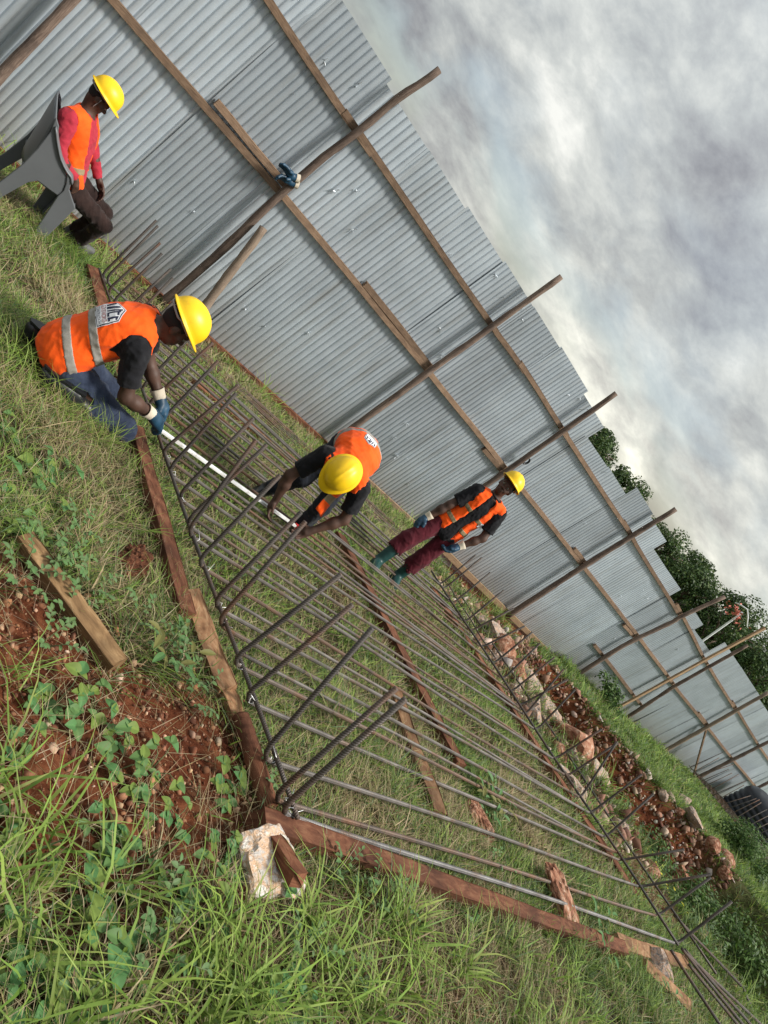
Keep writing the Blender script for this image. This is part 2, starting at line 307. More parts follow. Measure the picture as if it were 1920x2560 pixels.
# ------------------------------------------------------------------ fence
FY = 8.55
def beam_mesh(name, L, w, h, n=10, bend=0.0, wob=0.004, seed=0, taper=0.0, chew=0.0):
    """a sawn timber along local X, centred, with uneven edges; uv.x runs along the grain"""
    rr = random.Random(seed); V = []; U = []; ph = rr.uniform(0, 6)
    n = max(3, n); prof = [(-1, -1), (1, -1), (1, 1), (-1, 1)]
    ring = []
    for (a, b_) in prof: ring += [(a * .94, b_), (a, b_ * .94)] if a * b_ > 0 else [(a, b_ * .94), (a * .94, b_)]
    m = len(ring)
    for i in range(n + 1):
        t = i / n; x = (t - .5) * L; oy = bend * math.sin(math.pi * t) + wob * math.sin(ph + 5 * t); oz = bend * .6 * math.sin(2.1 * t + ph) + wob * math.cos(ph + 7 * t)
        sc = 1 - taper * t
        for k, (a, b_) in enumerate(ring):
            j = wob * (rr.random() - .5) + (chew * rr.random() if rr.random() < .25 else 0)
            V.append((x + (rr.random() - .5) * wob * (3 if i in (0, n) else 0), oy + a * w / 2 * sc * (1 - j / w), oz + b_ * h / 2 * sc * (1 - j / h)))
            U.append((x, (k / m) * 2 * (w + h)))
    Fc = [[i * m + k, i * m + (k + 1) % m, (i + 1) * m + (k + 1) % m, (i + 1) * m + k] for i in range(n) for k in range(m)]
    Fc += [list(range(m))[::-1], [n * m + k for k in range(m)]]
    return np_mesh(name, V, Fc, False, uv=np.array(U))
def place(o, p0, p1, roll=0.0):
    p0 = Vector(p0); p1 = Vector(p1); d = (p1 - p0).normalized()
    up = Vector((0, 0, 1)) if abs(d.z) < .95 else Vector((0, -1, 0))
    y = up.cross(d).normalized(); z = d.cross(y); q = Matrix((d, y, z)).transposed().to_quaternion() @ Quaternion((1, 0, 0), roll)
    o.rotation_mode = 'QUATERNION'; o.rotation_quaternion = q; o.location = (p0 + p1) / 2; return o
_seed = [100]
def timber(name, p0, p1, w, h, mat, parent=None, roll=0.0, n=None, bend=0.0, wob=.004, chew=0.0):
    _seed[0] += 1; L = (Vector(p1) - Vector(p0)).length
    me = beam_mesh(name, L, w, h, n or max(6, int(L / .18)), bend, wob, _seed[0], 0, chew)
    return place(obj(name, me, mat, parent), p0, p1, roll)
def pole(name, pts, r0, r1, mat, parent=None, wob=.16, bend=.02):
    _seed[0] += 1; rr = random.Random(_seed[0]); pts = [Vector(p) for p in pts]; P = []; rad = []
    n = 26
    for i in range(n + 1):
        t = i / n * (len(pts) - 1); k = min(int(t), len(pts) - 2); u = t - k; q = pts[k].lerp(pts[k + 1], u)
        q = q + Vector((rr.uniform(-1, 1), rr.uniform(-1, 1) * .4, 0)) * bend * .3
        P.append(q); rad.append((r0 + (r1 - r0) * i / n) * rr.uniform(.93, 1.08))
    for _ in range(2): P = [P[0]] + [(P[i - 1] + P[i] * 2 + P[i + 1]) / 4 for i in range(1, n)] + [P[-1]]
    mb = MB(); mb.tube(P, rad, 10, True, wob, _seed[0]); return obj(name, mb.mesh(name, True), mat, parent)
fence = empty('corrugated_fence', (0, FY, 0))
tag(fence, 'tall grey corrugated metal fence with wooden poles and rails', 'fence')
TOPS = [(-9, 3.50), (3.50, 3.44), (4.43, 3.45), (5.34, 3.49), (6.31, 3.53), (7.22, 3.54), (8.14, 3.58), (9.18, 3.50), (10.14, 3.19), (11.18, 3.20), (12.14, 3.42), (13.10, 3.36), (14.22, 3.07), (15.2, 3.075), (16.28, 2.80), (17.42, 3.06), (18.38, 2.81), (19.9, 3.24), (20.9, 3.25), (22.7, 3.25), (24.4, 3.20), (26.5, 3.15), (50, 3.1)]
def top_at(x):
    z = TOPS[0][1]
    for a, t in TOPS:
        if x >= a - .02: z = t
    return z
bounds = [3.50 - .93 * k for k in range(8, 0, -1)] + [3.50, 4.43, 5.34, 6.31, 7.22, 8.14, 9.18, 10.14, 11.18, 12.14, 13.10, 14.22, 15.2, 16.28, 17.42, 18.38, 19.15, 19.9, 20.9, 21.8, 22.7, 23.55, 24.4, 25.4, 26.5, 27.5, 28.5, 29.5, 30.5, 31.5, 32.5, 33.5, 34.5, 35.5, 36.5, 37.5]
SHEET_FRONT = []
def sheet_y(x): return FY
def make_sheets():
    for i in range(len(bounds) - 1):
        x0, x1 = bounds[i] - .05, bounds[i + 1] + .03
        rr = random.Random(500 + i); pitch = (x1 - x0) / max(8, round((x1 - x0) / rr.choice((.080, .086, .092)))); amp = .0065
        nper = int(round((x1 - x0) / pitch)); sub = 14 if x0 < 18 else 8
        nx = nper * sub; us = np.linspace(0, x1 - x0, nx + 1)
        zt = top_at(bounds[i] + .2) + rr.uniform(-.008, .008); zb = -.16 + rr.uniform(-.05, .04)
        nz = 9; vs_ = np.linspace(0, 1, nz + 1)
        Ux, Vz = np.meshgrid(us, vs_, indexing='ij')
        # trough sharper than crest, like the roofing sheets of the photo; a little buckling
        ph = 2 * math.pi * Ux / pitch
        prof = .35 * np.cos(ph) + .65 - 2.2 * np.exp(-((((ph / (2 * math.pi)) % 1.0) - .5) / .115) ** 2)
        buck = .010 * np.sin(Vz * rr.uniform(3, 6) + rr.uniform(0, 6)) * np.sin(Ux * 3.2 + rr.uniform(0, 6))
        lap = .006 * (i % 2)
        Yl = -amp * prof + buck - lap
        tilt = rr.uniform(-.012, .012)
        zz_ = zb + (zt - zb + tilt * (Ux - .45)) * Vz
        V = np.stack([Ux + x0, Yl, zz_], -1).reshape(-1, 3)
        idx = np.arange((nx + 1) * (nz + 1)).reshape(nx + 1, nz + 1)
        f = np.stack([idx[:-1, :-1], idx[1:, :-1], idx[1:, 1:], idx[:-1, 1:]], -1).reshape(-1, 4)
        o = obj('metal_sheet', np_mesh('metal_sheet', V, f, True), MAT['sheet'], fence)
make_sheets()
def fpole(xb, zb, xm, zm, xt, zt, r=.05, dy=.15, mat='pole', extra=None):
    pts = [(xb, -dy, zb), (xm, -dy, zm), (xt, -dy, zt)] if extra is None else extra
    return pole('fence_pole', pts, r * 1.05, r * .85, MAT[mat], fence)
Z_ = lambda zh: CAMZ + zh * 1.55
RB = .055
fpole(1.16, -.2, 1.13, 1.45, 1.10, 3.9, .052)
fpole(0, 0, 0, 0, 0, 0, .047, extra=[(3.74, -.17, -.15), (3.72, -.17, .9), (3.65, -.15, 1.88), (3.64, -.15, 2.5), (3.67, -.15, 2.9), (3.66, -.15, 3.4), (3.72, -.15, 3.96)])
fpole(6.99, -.1, 6.93, 1.86, 6.91, 4.03, .05)
fpole(9.70, -.1, 9.60, 1.82, 9.46, 3.91, .05)
fpole(13.42, -.1, 13.25, 1.76, 13.16, 3.82, .058)
fpole(0, 0, 0, 0, 0, 0, .055, extra=[(17.26, -.15, -.2), (17.05, -.15, 1.2), (17.08, -.15, 1.68), (17.2, -.15, 2.5), (17.16, -.15, 2.73), (17.34, -.15, 3.79)])
fpole(20.92, -.1, 20.5, 1.55, 20.34, 3.68, .05)
fpole(24.5, -.1, 24.3, 1.49, 24.0, 3.5, .06, mat='pole_pale')
fpole(28.2, -.1, 28.1, 1.5, 28.0, 3.4, .06); fpole(32.4, -.1, 32.3, 1.5, 32.2, 3.4, .06)
# sawn plank nailed upright, and the peeled prop leaning on the second pole
timber('fence_plank', (20.0, -.16, -.05), (19.86, -.16, 4.25), .11, .05, MAT['railnew'], fence)
pole('prop_pole', [(4.05, -.55, -.05), (3.95, -.42, .55), (3.78, -.26, 1.5)], .06, .048, MAT['pole_pale'], fence, .1)
timber('fence_brace', (26.6, -.5, .2), (24.3, -.14, 1.49), .06, .04, MAT['rail'], fence)
def rail(x0, z0, x1, z1, mat='rail', dy=.055, w=.075):
    return timber('fence_rail', (x0, -dy, z0), (x1, -dy, z1), .05, w, MAT[mat], fence, bend=.004, n=max(8, int((x1 - x0) / .35)))
# upper rail
for a in ((-4.0, 2.98, 1.2, 2.95), (1.2, 2.95, 4.0, 2.905), (3.45, 2.93, 7.1, 2.935), (6.8, 2.93, 8.05, 2.95), (7.85, 2.97, 9.75, 2.93), (9.5, 2.92, 13.3, 2.86), (12.75, 2.90, 13.6, 2.85), (13.1, 2.855, 17.3, 2.72), (16.7, 2.82, 20.35, 2.58), (19.9, 2.60, 24.2, 2.45), (23.6, 2.52, 28.2, 2.36), (28, 2.36, 33, 2.3)): rail(*a, mat='rail')
# middle rail, spliced at the poles
for a in ((-4.0, 1.80, 1.3, 1.80), (1.0, 1.80, 3.7, 1.86), (2.55, 1.95, 3.72, 1.955), (3.5, 1.87, 7.0, 1.87), (5.25, 1.955, 7.0, 1.93), (6.85, 1.86, 9.8, 1.82), (8.95, 1.75, 9.72, 1.745), (9.5, 1.82, 13.4, 1.76), (12.7, 1.845, 13.4, 1.83), (13.1, 1.76, 17.2, 1.68), (16.35, 1.60, 17.1, 1.60), (16.9, 1.68, 20.7, 1.56), (20.3, 1.55, 24.5, 1.48), (23.2, 1.56, 24.4, 1.53), (24.2, 1.48, 28.2, 1.4), (28, 1.4, 33, 1.35)): rail(*a)
for a in ((-3.0, .0, 1.6, .0), (1.5, -.01, 2.9, -.02)): rail(*a, dy=.06, mat='beam')
rail(2.8, -.01, 7.0, .02, dy=.06, mat='beam'); rail(7.05, .03, 9.72, .02, dy=.06, mat='rail'); rail(10.2, .02, 15.6, -.12, dy=.06, mat='railnew', w=.11)
rail(16.5, .78, 20.9, .52, dy=.06)
# torn holes where nails and stones went through: bright curled flaps
def torn():
    spots = [(2.35, 3.18, .07), (2.95, 3.05, .06), (3.35, 3.2, .08), (2.05, 3.05, .05), (4.1, 2.35, .09), (4.25, 2.55, .06), (1.95, 1.02, .07), (4.6, 2.25, .05), (6.35, 3.33, .06), (6.75, 3.28, .07), (7.25, 3.33, .06), (7.1, 3.4, .05), (8.0, 3.3, .04), (9.0, 3.28, .08), (9.45, 3.3, .09), (9.55, 3.4, .06), (9.25, 3.42, .05), (6.55, 2.35, .09), (6.95, 2.15, .07), (5.35, .98, .05), (3.25, 1.0, .04), (4.55, .62, .05), (4.9, .62, .05), (7.6, 1.1, .06), (8.05, .62, .09), (8.2, .72, .05), (7.7, .82, .05), (10.4, 2.9, .05), (10.9, 2.95, .05), (11.2, 3.1, .07), (14.9, 2.75, .08), (15.9, 2.4, .08), (17.5, 1.55, .07), (18.9, 2.2, .05), (12.2, 2.3, .05), (13.9, 2.4, .05), (16.8, 1.25, .08), (15.2, 1.95, .05), (8.7, .45, .06), (3.0, 2.62, .05), (5.7, 3.0, .04), (1.5, 2.75, .05), (2.6, .75, .04)]
    for i, (x, z, s) in enumerate(spots):
        rr = random.Random(900 + i); s *= .75; mb = MB(); k = rr.randint(1, 3)
        for j in range(k):
            a = 2 * math.pi * (j + rr.random() * .7) / k; a2 = a + rr.uniform(.5, .9); r1 = s * rr.uniform(.35, .75); r2 = s * rr.uniform(.5, 1.0)
            c = (x, -.02, z); p1 = (x + math.cos(a) * r1, -.022, z + math.sin(a) * r1); p2 = (x + math.cos(a2) * r1, -.024, z + math.sin(a2) * r1)
            tip = (x + math.cos((a + a2) / 2) * r2, -.03 - rr.uniform(.01, .035), z + math.sin((a + a2) / 2) * r2)
            mb.add([c, p1, tip, p2], [[0, 1, 2], [0, 2, 3]])
        o = obj('torn_flap', mb.mesh('torn_flap'), MAT['torn'], fence); mdf = o.modifiers.new('s', 'SOLIDIFY'); mdf.thickness = .0015
torn()

# ------------------------------------------------------------------ rebar mat
NV = Vector((0, .1775, .98412)).normalized()
def mz(y): return CAMZ - (1.55 + .1775 * y) / .98412      # plane of the mat
def mp_(x, y, off=0.0): return Vector((x, y, mz(y))) + NV * off
def bent_bar(x0, x1, y, r, hl=None, hr=None, leanl=(0, 0), leanr=(0, 0), sag=.012, seed=0, y1=None, off=0.0):
    rr = random.Random(seed); y1 = y if y1 is None else y1; P = []
    n = 18; rb = .05
    a0, a1 = rr.uniform(0, 6), rr.uniform(0, 6)
    def q(t): 
        x = x0 + (x1 - x0) * t; yy = y + (y1 - y) * t + .010 * math.sin(a0 + 4.3 * t) * sag / .012
        return mp_(x, yy, off + sag * math.sin(a1 + 7 * t) * .6)
    if hl:
        b0 = q(0); top = b0 + NV * hl + Vector((leanl[0], leanl[1], 0)); d = (top - b0).normalized()
        P += [top, b0 + d * hl * .5, b0 + d * rb * 1.6, b0 + d * rb * .75 + Vector((rb * .18, 0, 0)), b0 + d * rb * .2 + Vector((rb * .7, 0, 0))]; s0 = rb * 1.6 / (x1 - x0)
    else: s0 = 0
    s1 = 1 - (rb * 1.6 / (x1 - x0) if hr else 0)
    P += [q(s0 + (s1 - s0) * i / n) for i in range(n + 1)]
    if hr:
        b1 = q(1); top = b1 + NV * hr + Vector((leanr[0], leanr[1], 0)); d = (top - b1).normalized()
        P += [b1 + d * rb * .2 - Vector((rb * .7, 0, 0)), b1 + d * rb * .75 - Vector((rb * .18, 0, 0)), b1 + d * rb * 1.6, b1 + d * hr * .5, top]
    mb = MB(); mb.tube(P, r, 8); return mb.mesh('bar', True)
rmat = empty('rebar_mat', mp_(5.4, 4.1)); RM = rmat.location.copy()
tag(rmat, 'large steel rebar mat with upright bent ends laid on timbers over grass', 'rebar mat')
def world_child(name, me, mat, parent): return obj(name, me, mat, parent, inv=True)
# (y, left leg?, lean) read off the photograph
left = [(1.335, .71, (-.02, .02)), (1.385, .70, (.0, .03)), (1.59, .725, (-.06, .10)), (1.915, .69, (.0, 0)), (2.12, .70, (.02, -.02)), (2.43, .69, (-.06, .06)), (2.56, .68, (-.04, .03)), (2.85, .675, (-.04, .03)), (3.11, .66, (-.10, .07)), (3.23, .675, (-.01, .01)), (3.48, .675, (-.03, .02)), (3.76, .665, (-.05, .04)), (3.95, .69, (.02, -.01)), (4.25, .66, (-.03, .02)), (4.55, .67, (0, .0)), (4.80, .66, (-.02, .02)), (5.09, .60, (-.03, .02)), (5.47, .60, (.0, .0)), (5.75, .62, (0, .02)), (6.05, .64, (.02, 0)), (6.35, .63, (0, 0)), (6.60, .66, (.03, 0)), (6.85, .70, (0, .02)), (6.94, .74, (0, 0))]
right = [1.25, 1.525, 1.80, 2.08, 2.32, 2.59, 2.78, 3.06, 3.26, 3.66, 3.89, 4.04, 4.25, 4.45, 4.70, 4.98, 5.26, 5.43, 5.80, 6.07, 6.15]
rlean = {1.25: (0, .02), 1.525: (0, .0), 1.80: (.05, -.26), 2.08: (.06, -.25), 2.32: (-.02, .05), 2.59: (0, .0), 2.78: (-.1, .2), 3.06: (0, -.05), 3.26: (0, -.06), 3.66: (-.04, .08), 3.89: (-.06, .12), 4.04: (.04, -.1), 4.45: (-.03, .05), 5.26: (.07, -.1), 4.98: (.07, -.12)}
usedr = set()
for i, (y, h, ln) in enumerate(left):
    j = round(i * (len(right) - 1) / (len(left) - 1)); hr = None
    if j not in usedr: usedr.add(j); hr = .65 + random.uniform(-.03, .03)
    mt = 'rebar_bright' if i == 0 else random.choice(['rebar', 'rebar', 'rebar_rust'])
    me = bent_bar(2.53 + random.uniform(-.02, .03), 8.26 + random.uniform(-.04, .04), y, .0135 if i < 1 else .0124, h, hr, ln, rlean.get(right[j], (0, 0)), seed=i, y1=right[j] if hr else right[j] + .07, off=.0 if i % 2 else .010)
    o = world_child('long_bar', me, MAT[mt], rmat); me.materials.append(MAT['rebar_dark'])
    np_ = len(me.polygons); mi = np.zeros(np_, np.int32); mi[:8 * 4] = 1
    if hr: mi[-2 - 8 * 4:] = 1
    me.polygons.foreach_set('material_index', mi)  # upright legs take the darker steel: their shade is put into the colour
for i, y in enumerate((2.28, 2.72, 3.36, 4.38, 4.92, 5.28, 5.60, 5.90, 6.2, 4.1)):
    me = bent_bar(2.6 + random.uniform(0, .15), 8.2 + random.uniform(-.1, .1), y, .010, None, None, seed=150 + i, y1=y - .12 + random.uniform(-.05, .05), off=.004); world_child('long_bar', me, MAT[random.choice(['rebar', 'rebar_rust'])], rmat)
# the uprights are painted darker than the lying bars, as shade; cross bars next
def cross(x0, x1, y0, y1, r, mat, off, seed):
    rr = random.Random(seed); n = 20; a = rr.uniform(0, 6)
    mb = MB(); mb.tube([mp_(x0 + (x1 - x0) * i / n + .01 * math.sin(a + 9 * i / n), y0 + (y1 - y0) * i / n, off + .006 * math.sin(a + 13 * i / n)) for i in range(n + 1)], r, 8)
    world_child('cross_bar', mb.mesh('cross_bar', True), MAT[mat], rmat)
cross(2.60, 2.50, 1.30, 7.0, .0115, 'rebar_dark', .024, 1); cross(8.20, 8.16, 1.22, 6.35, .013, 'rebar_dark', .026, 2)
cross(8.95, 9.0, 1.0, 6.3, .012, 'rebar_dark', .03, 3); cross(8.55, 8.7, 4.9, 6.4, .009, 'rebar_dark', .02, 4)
mbw = [(2.585, y) for y, _, _ in left[:14]]
for i, (x, y) in enumerate(mbw):
    mb = MB(); c = mp_(x + .0, y, .02); mb.tube([c + Vector((.018 * math.cos(a), .018 * math.sin(a) * .8, .012 * math.sin(a * 2 + i))) for a in np.linspace(0, 6.0, 9)] + [c + Vector((.05 * math.cos(i), .05 * math.sin(i), .03))], .0016, 5)
    world_child('tie_wire', mb.mesh('tie_wire', True), MAT['wire'], rmat)
ORD = ['first', 'second', 'third', 'fourth', 'fifth', 'sixth', 'seventh', 'eighth', 'ninth', 'tenth', 'eleventh', 'twelfth', 'thirteenth', 'fourteenth', 'fifteenth', 'sixteenth', 'seventeenth', 'eighteenth', 'nineteenth', 'twentieth', 'twenty-first', 'twenty-second']
# bars lying loose
def loose_bar(name, pts, r, mat, label, group):
    mb = MB(); Q = []
    pts = [Vector(p) for p in pts]
    for k in range(len(pts) - 1):
        for i in range(8): Q.append(pts[k].lerp(pts[k + 1], i / 8))
    Q.append(pts[-1]); mb.tube(Q, r, 7); c = pts[0]
    me = mb.mesh(name, True); me.transform(Matrix.Translation(-c)); o = obj(name, me, MAT[mat]); o.location = c
    return tag(o, label, 'rebar', group)
for i in range(11):
    x0 = random.uniform(2.7, 3.6); x1 = random.uniform(8.4, 9.3); y0 = 7.25 + .06 * i + random.uniform(-.03, .03); y1 = 6.75 + .06 * i + random.uniform(-.06, .06)
    z = lambda x, y: gzs(x, y) + .035 + .012 * (i % 3)
    loose_bar('loose_rebar', [(x0 + (x1 - x0) * t, y0 + (y1 - y0) * t, z(x0 + (x1 - x0) * t, y0 + (y1 - y0) * t)) for t in (0, .2, .4, .6, .8, 1)], .009, 'rebar_rust', f'rusty loose bar in the bundle by the fence foot, {ORD[10 - i]} from the fence', 'loose bars along the fence')
tails = [((8.24, 1.20), (8.9, .4), .02), ((8.3, 1.16), (9.9, .45), .03), ((8.1, 1.05), (8.9, .15), .02), ((8.35, 1.2), (9.6, .1), .02), ((7.75, 1.15), (8.0, .35), .03), ((9.02, 1.6), (10.35, .70), .03)]
for i, (a, b_, o_) in enumerate(tails):
    loose_bar('loose_rebar', [(a[0] + (b_[0] - a[0]) * t, a[1] + (b_[1] - a[1]) * t, gzs(a[0] + (b_[0] - a[0]) * t, a[1] + (b_[1] - a[1]) * t) + .13 - .03 * t) for t in (0, .25, .5, .75, 1)], .014, 'rebar_dark', f'dark steel bar trailing past the mat corner, {ORD[i]} in the trailing bunch', 'bars trailing past the mat corner')

# ------------------------------------------------------------------ timbers, level
def G0(x, y, d=0.0): return Vector((x, y, gzs(x, y) + d))
def lumber(name, p0, p1, w, h, mat, label, roll=0.0, wob=.005, chew=.006, bend=.0):
    return tag(timber(name, p0, p1, w, h, MAT[mat], None, roll, None, bend, wob, chew), label, 'timber')
lumber('sawn_timber', mp_(2.43, 4.25, -.07), mp_(2.36, 2.42, -.06), .10, .10, 'beam', 'reddish square timber under the bent bar ends, below the kneeling worker', .15)
lumber('sawn_timber', mp_(2.43, 2.60, -.05), mp_(2.53, 2.0, -.06), .10, .085, 'beam_light', 'short split pale brown timber between two beams along the mat edge', .5, .01, .02)
lumber('sawn_timber', mp_(2.535, 2.02, -.07), mp_(2.60, 1.72, -.10), .075, .07, 'beam_light', 'thin pale timber end poking from weeds under the mat edge', .3)
lumber('sawn_timber', mp_(2.44, 6.95, -.02), mp_(2.46, 4.9, -.08), .11, .10, 'beam', 'reddish timber at the mat corner behind the kneeling worker', .3)
tag(pole('round_stake', [mp_(2.55, 1.86, -.045), mp_(2.56, 1.70, -.05), mp_(2.60, 1.42, -.08)], .042, .045, MAT['beam'], None, .08, .004), 'round dark red stake with white flecks lying beside the mat corner', 'stake')
lumber('sawn_timber', mp_(2.43, 1.30, -.055), mp_(6.5, 1.10, -.045), .095, .11, 'beam', 'long mud-caked timber carrying the nearest bright bar', .08, .006, .008)
lumber('sawn_timber', mp_(6.55, 1.16, -.06), mp_(8.45, 1.12, -.06), .12, .07, 'beam_light', 'pale fresh plank under the far end of the nearest bar', .1, .006, .01)
lumber('timber_stake', mp_(2.475, 1.26, -.045), mp_(2.44, 1.0, .045), .062, .062, 'beam', 'short square red stake jutting over the pale rock', .3)
lumber('sawn_timber', G0(1.44, 2.36, .045), G0(1.84, 1.86, .045), .082, .075, 'beam_old', 'loose weathered square timber lying among weeds by the bare soil', .25, .005, .008)
lumber('sawn_timber', mp_(5.32, 5.15, -.05), mp_(5.12, 2.32, -.05), .125, .10, 'beam', 'long dark timber crossing under the middle of the mat', .1)
lumber('sawn_timber', mp_(7.85, 5.85, -.06), mp_(8.02, 2.75, -.06), .11, .10, 'beam', 'timber under the far cross bar of the mat', .1)
lumber('sawn_timber', mp_(8.05, 2.7, -.06), mp_(8.28, 1.75, -.09), .10, .08, 'beam', 'short timber stub under the far cross bar near the trench', .2)
lumber('wood_slab', G0(4.55, 2.80, .085), G0(4.28, 1.72, .075), .11, .03, 'beam_light', 'splintered pale slab lying in grass under the mat', .3, .012, .02)
lumber('sawn_timber', G0(6.9, 1.0, .05), G0(7.6, .72, .04), .09, .05, 'beam_light', 'short pale plank lying under the trailing bars', .4)
lumber('sawn_timber', mp_(3.6, 6.3, -.07), mp_(5.5, 6.45, -.07), .09, .08, 'beam', 'reddish timber under the bars beyond the bending worker', .2)
mb = MB(); L0 = mp_(2.52, 4.23, .045); L1 = mp_(4.08, 4.31, .045); d = (L1 - L0).normalized(); y_ = NV.cross(d).normalized(); rm_ = Matrix((d, y_, NV)).transposed()
le = empty('spirit_level', (L0 + L1) / 2); tag(le, 'long white straight edge laid across the bars between two workers', 'straight edge')
mb.box((0, 0, 0), ((L1 - L0).length, .034, .02), rm_.to_4x4().to_3x3()); m, nt, b = nodemat('white_aluminium'); b.inputs['Roughness'].default_value = .4; nt.links.new(ramp(nt, tnoise(nt, mapping(nt, 'Object', (1, 1, 1)), 14, 6, .65), [(.35, (.42, .40, .37)), (.5, (.68, .68, .67)), (.7, (.76, .77, .78))]), b.inputs['Base Color'])
bevel(obj('bar_body', mb.mesh('bar_body'), m, le), .002)
mb = MB(); mb.box((L1 - L0) / 2 + d * .03, (.05, .058, .030), rm_); m, nt, b = nodemat('red_cap'); b.inputs['Base Color'].default_value = (.55, .03, .03, 1); b.inputs['Roughness'].default_value = .4
obj('end_cap', mb.mesh('end_cap'), m, le)
# ------------------------------------------------------------------ signed-distance figures: one continuous surface per body or garment
def V3(p): return np.array(p, float)
def unit(v): v = V3(v); return v / np.linalg.norm(v)
def sdf_eval(prims, vx, pad=.03):
    lo = np.full(3, 1e9); hi = -lo
    for p in prims:
        if p[0] == 'c': 
            for q, r in ((p[1], p[3]), (p[2], p[4])): lo = np.minimum(lo, V3(q) - r); hi = np.maximum(hi, V3(q) + r)
        elif p[0] == 'e': m_ = max(p[2]); lo = np.minimum(lo, V3(p[1]) - m_); hi = np.maximum(hi, V3(p[1]) + m_)
    lo -= pad; hi += pad; n = np.ceil((hi - lo) / vx).astype(int) + 1
    ax = [(lo[i] + vx * np.arange(n[i])).astype(np.float32) for i in range(3)]
    D = np.full(n, 1.0, np.float32)
    for p in prims:
        t = p[0]
        if t in ('c', 'sc'):
            a, b_, r0, r1, k = V3(p[1]), V3(p[2]), p[3], p[4], p[5]; l_ = np.minimum(a - r0, b_ - r1); h_ = np.maximum(a + r0, b_ + r1)
        elif t in ('e', 'se'):
            c, rad, Rm, k = V3(p[1]), V3(p[2]), p[3], p[4]; m_ = max(rad); l_ = c - m_; h_ = c + m_
        elif t == 'cut':
            P0, nrm_ = V3(p[1]), unit(p[2])
            dp = ((ax[0] - P0[0]) * nrm_[0])[:, None, None] + ((ax[1] - P0[1]) * nrm_[1])[None, :, None] + ((ax[2] - P0[2]) * nrm_[2])[None, None, :]
            if len(p) > 3 and p[3] is not None:
                c, rr_ = V3(p[3]), p[4]; far = (((ax[0] - c[0]) ** 2)[:, None, None] + ((ax[1] - c[1]) ** 2)[None, :, None] + ((ax[2] - c[2]) ** 2)[None, None, :]) > rr_ * rr_
                D = np.where(far, D, np.maximum(D, dp)).astype(np.float32)
            else: D = np.maximum(D, dp).astype(np.float32)
            continue
        mg = k + 3 * vx; i0 = np.maximum(np.floor((l_ - mg - lo) / vx).astype(int), 0); i1 = np.minimum(np.ceil((h_ + mg - lo) / vx).astype(int) + 1, n)
        if (i1 <= i0).any(): continue
        sl = tuple(slice(i0[j], i1[j]) for j in range(3))
        X = ax[0][sl[0]][:, None, None]; Y = ax[1][sl[1]][None, :, None]; Z = ax[2][sl[2]][None, None, :]
        if t in ('c', 'sc'):
            ba = b_ - a; L2 = max(ba @ ba, 1e-9); tt = np.clip(((X - a[0]) * ba[0] + (Y - a[1]) * ba[1] + (Z - a[2]) * ba[2]) / L2, 0, 1)
            d = np.sqrt((X - a[0] - tt * ba[0]) ** 2 + (Y - a[1] - tt * ba[1]) ** 2 + (Z - a[2] - tt * ba[2]) ** 2) - (r0 + (r1 - r0) * tt)
        else:
            q = [((X - c[0]) * Rm[j][0] + (Y - c[1]) * Rm[j][1] + (Z - c[2]) * Rm[j][2]) for j in range(3)]
            k0 = np.sqrt(sum((q[j] / rad[j]) ** 2 for j in range(3))); k1 = np.sqrt(sum((q[j] / rad[j] ** 2) ** 2 for j in range(3))) + 1e-9
            d = k0 * (k0 - 1) / k1
        A = D[sl]
        if t in ('c', 'e'):
            h = np.maximum(k - np.abs(A - d), 0) / k; D[sl] = np.minimum(A, d) - h * h * k * .25
        else:
            d = -d; h = np.maximum(k - np.abs(A - d), 0) / k; D[sl] = np.maximum(A, d) + h * h * k * .25
    return D, lo, ax
def folds(D, ax, amp, freq, seed, n=5, dirn=None):
    r_ = np.random.default_rng(seed); s = 0
    for i in range(n):
        v = r_.normal(size=3)
        if dirn is not None: v = v + unit(dirn) * 2.0
        v = unit(v) * freq * r_.uniform(.6, 1.7); w = unit(r_.normal(size=3)) * freq * .5; ph = r_.uniform(0, 6.28, 2)
        a = (ax[0] * v[0])[:, None, None] + (ax[1] * v[1])[None, :, None] + (ax[2] * v[2])[None, None, :]
        b_ = (ax[0] * w[0])[:, None, None] + (ax[1] * w[1])[None, :, None] + (ax[2] * w[2])[None, None, :]
        s = s + 1.6 * np.abs(np.sin(a * .5 + ph[0] + 1.6 * np.sin(b_ + ph[1]))) - 1.0
    return (D + amp * s / n * (np.abs(D) < .06)).astype(np.float32)
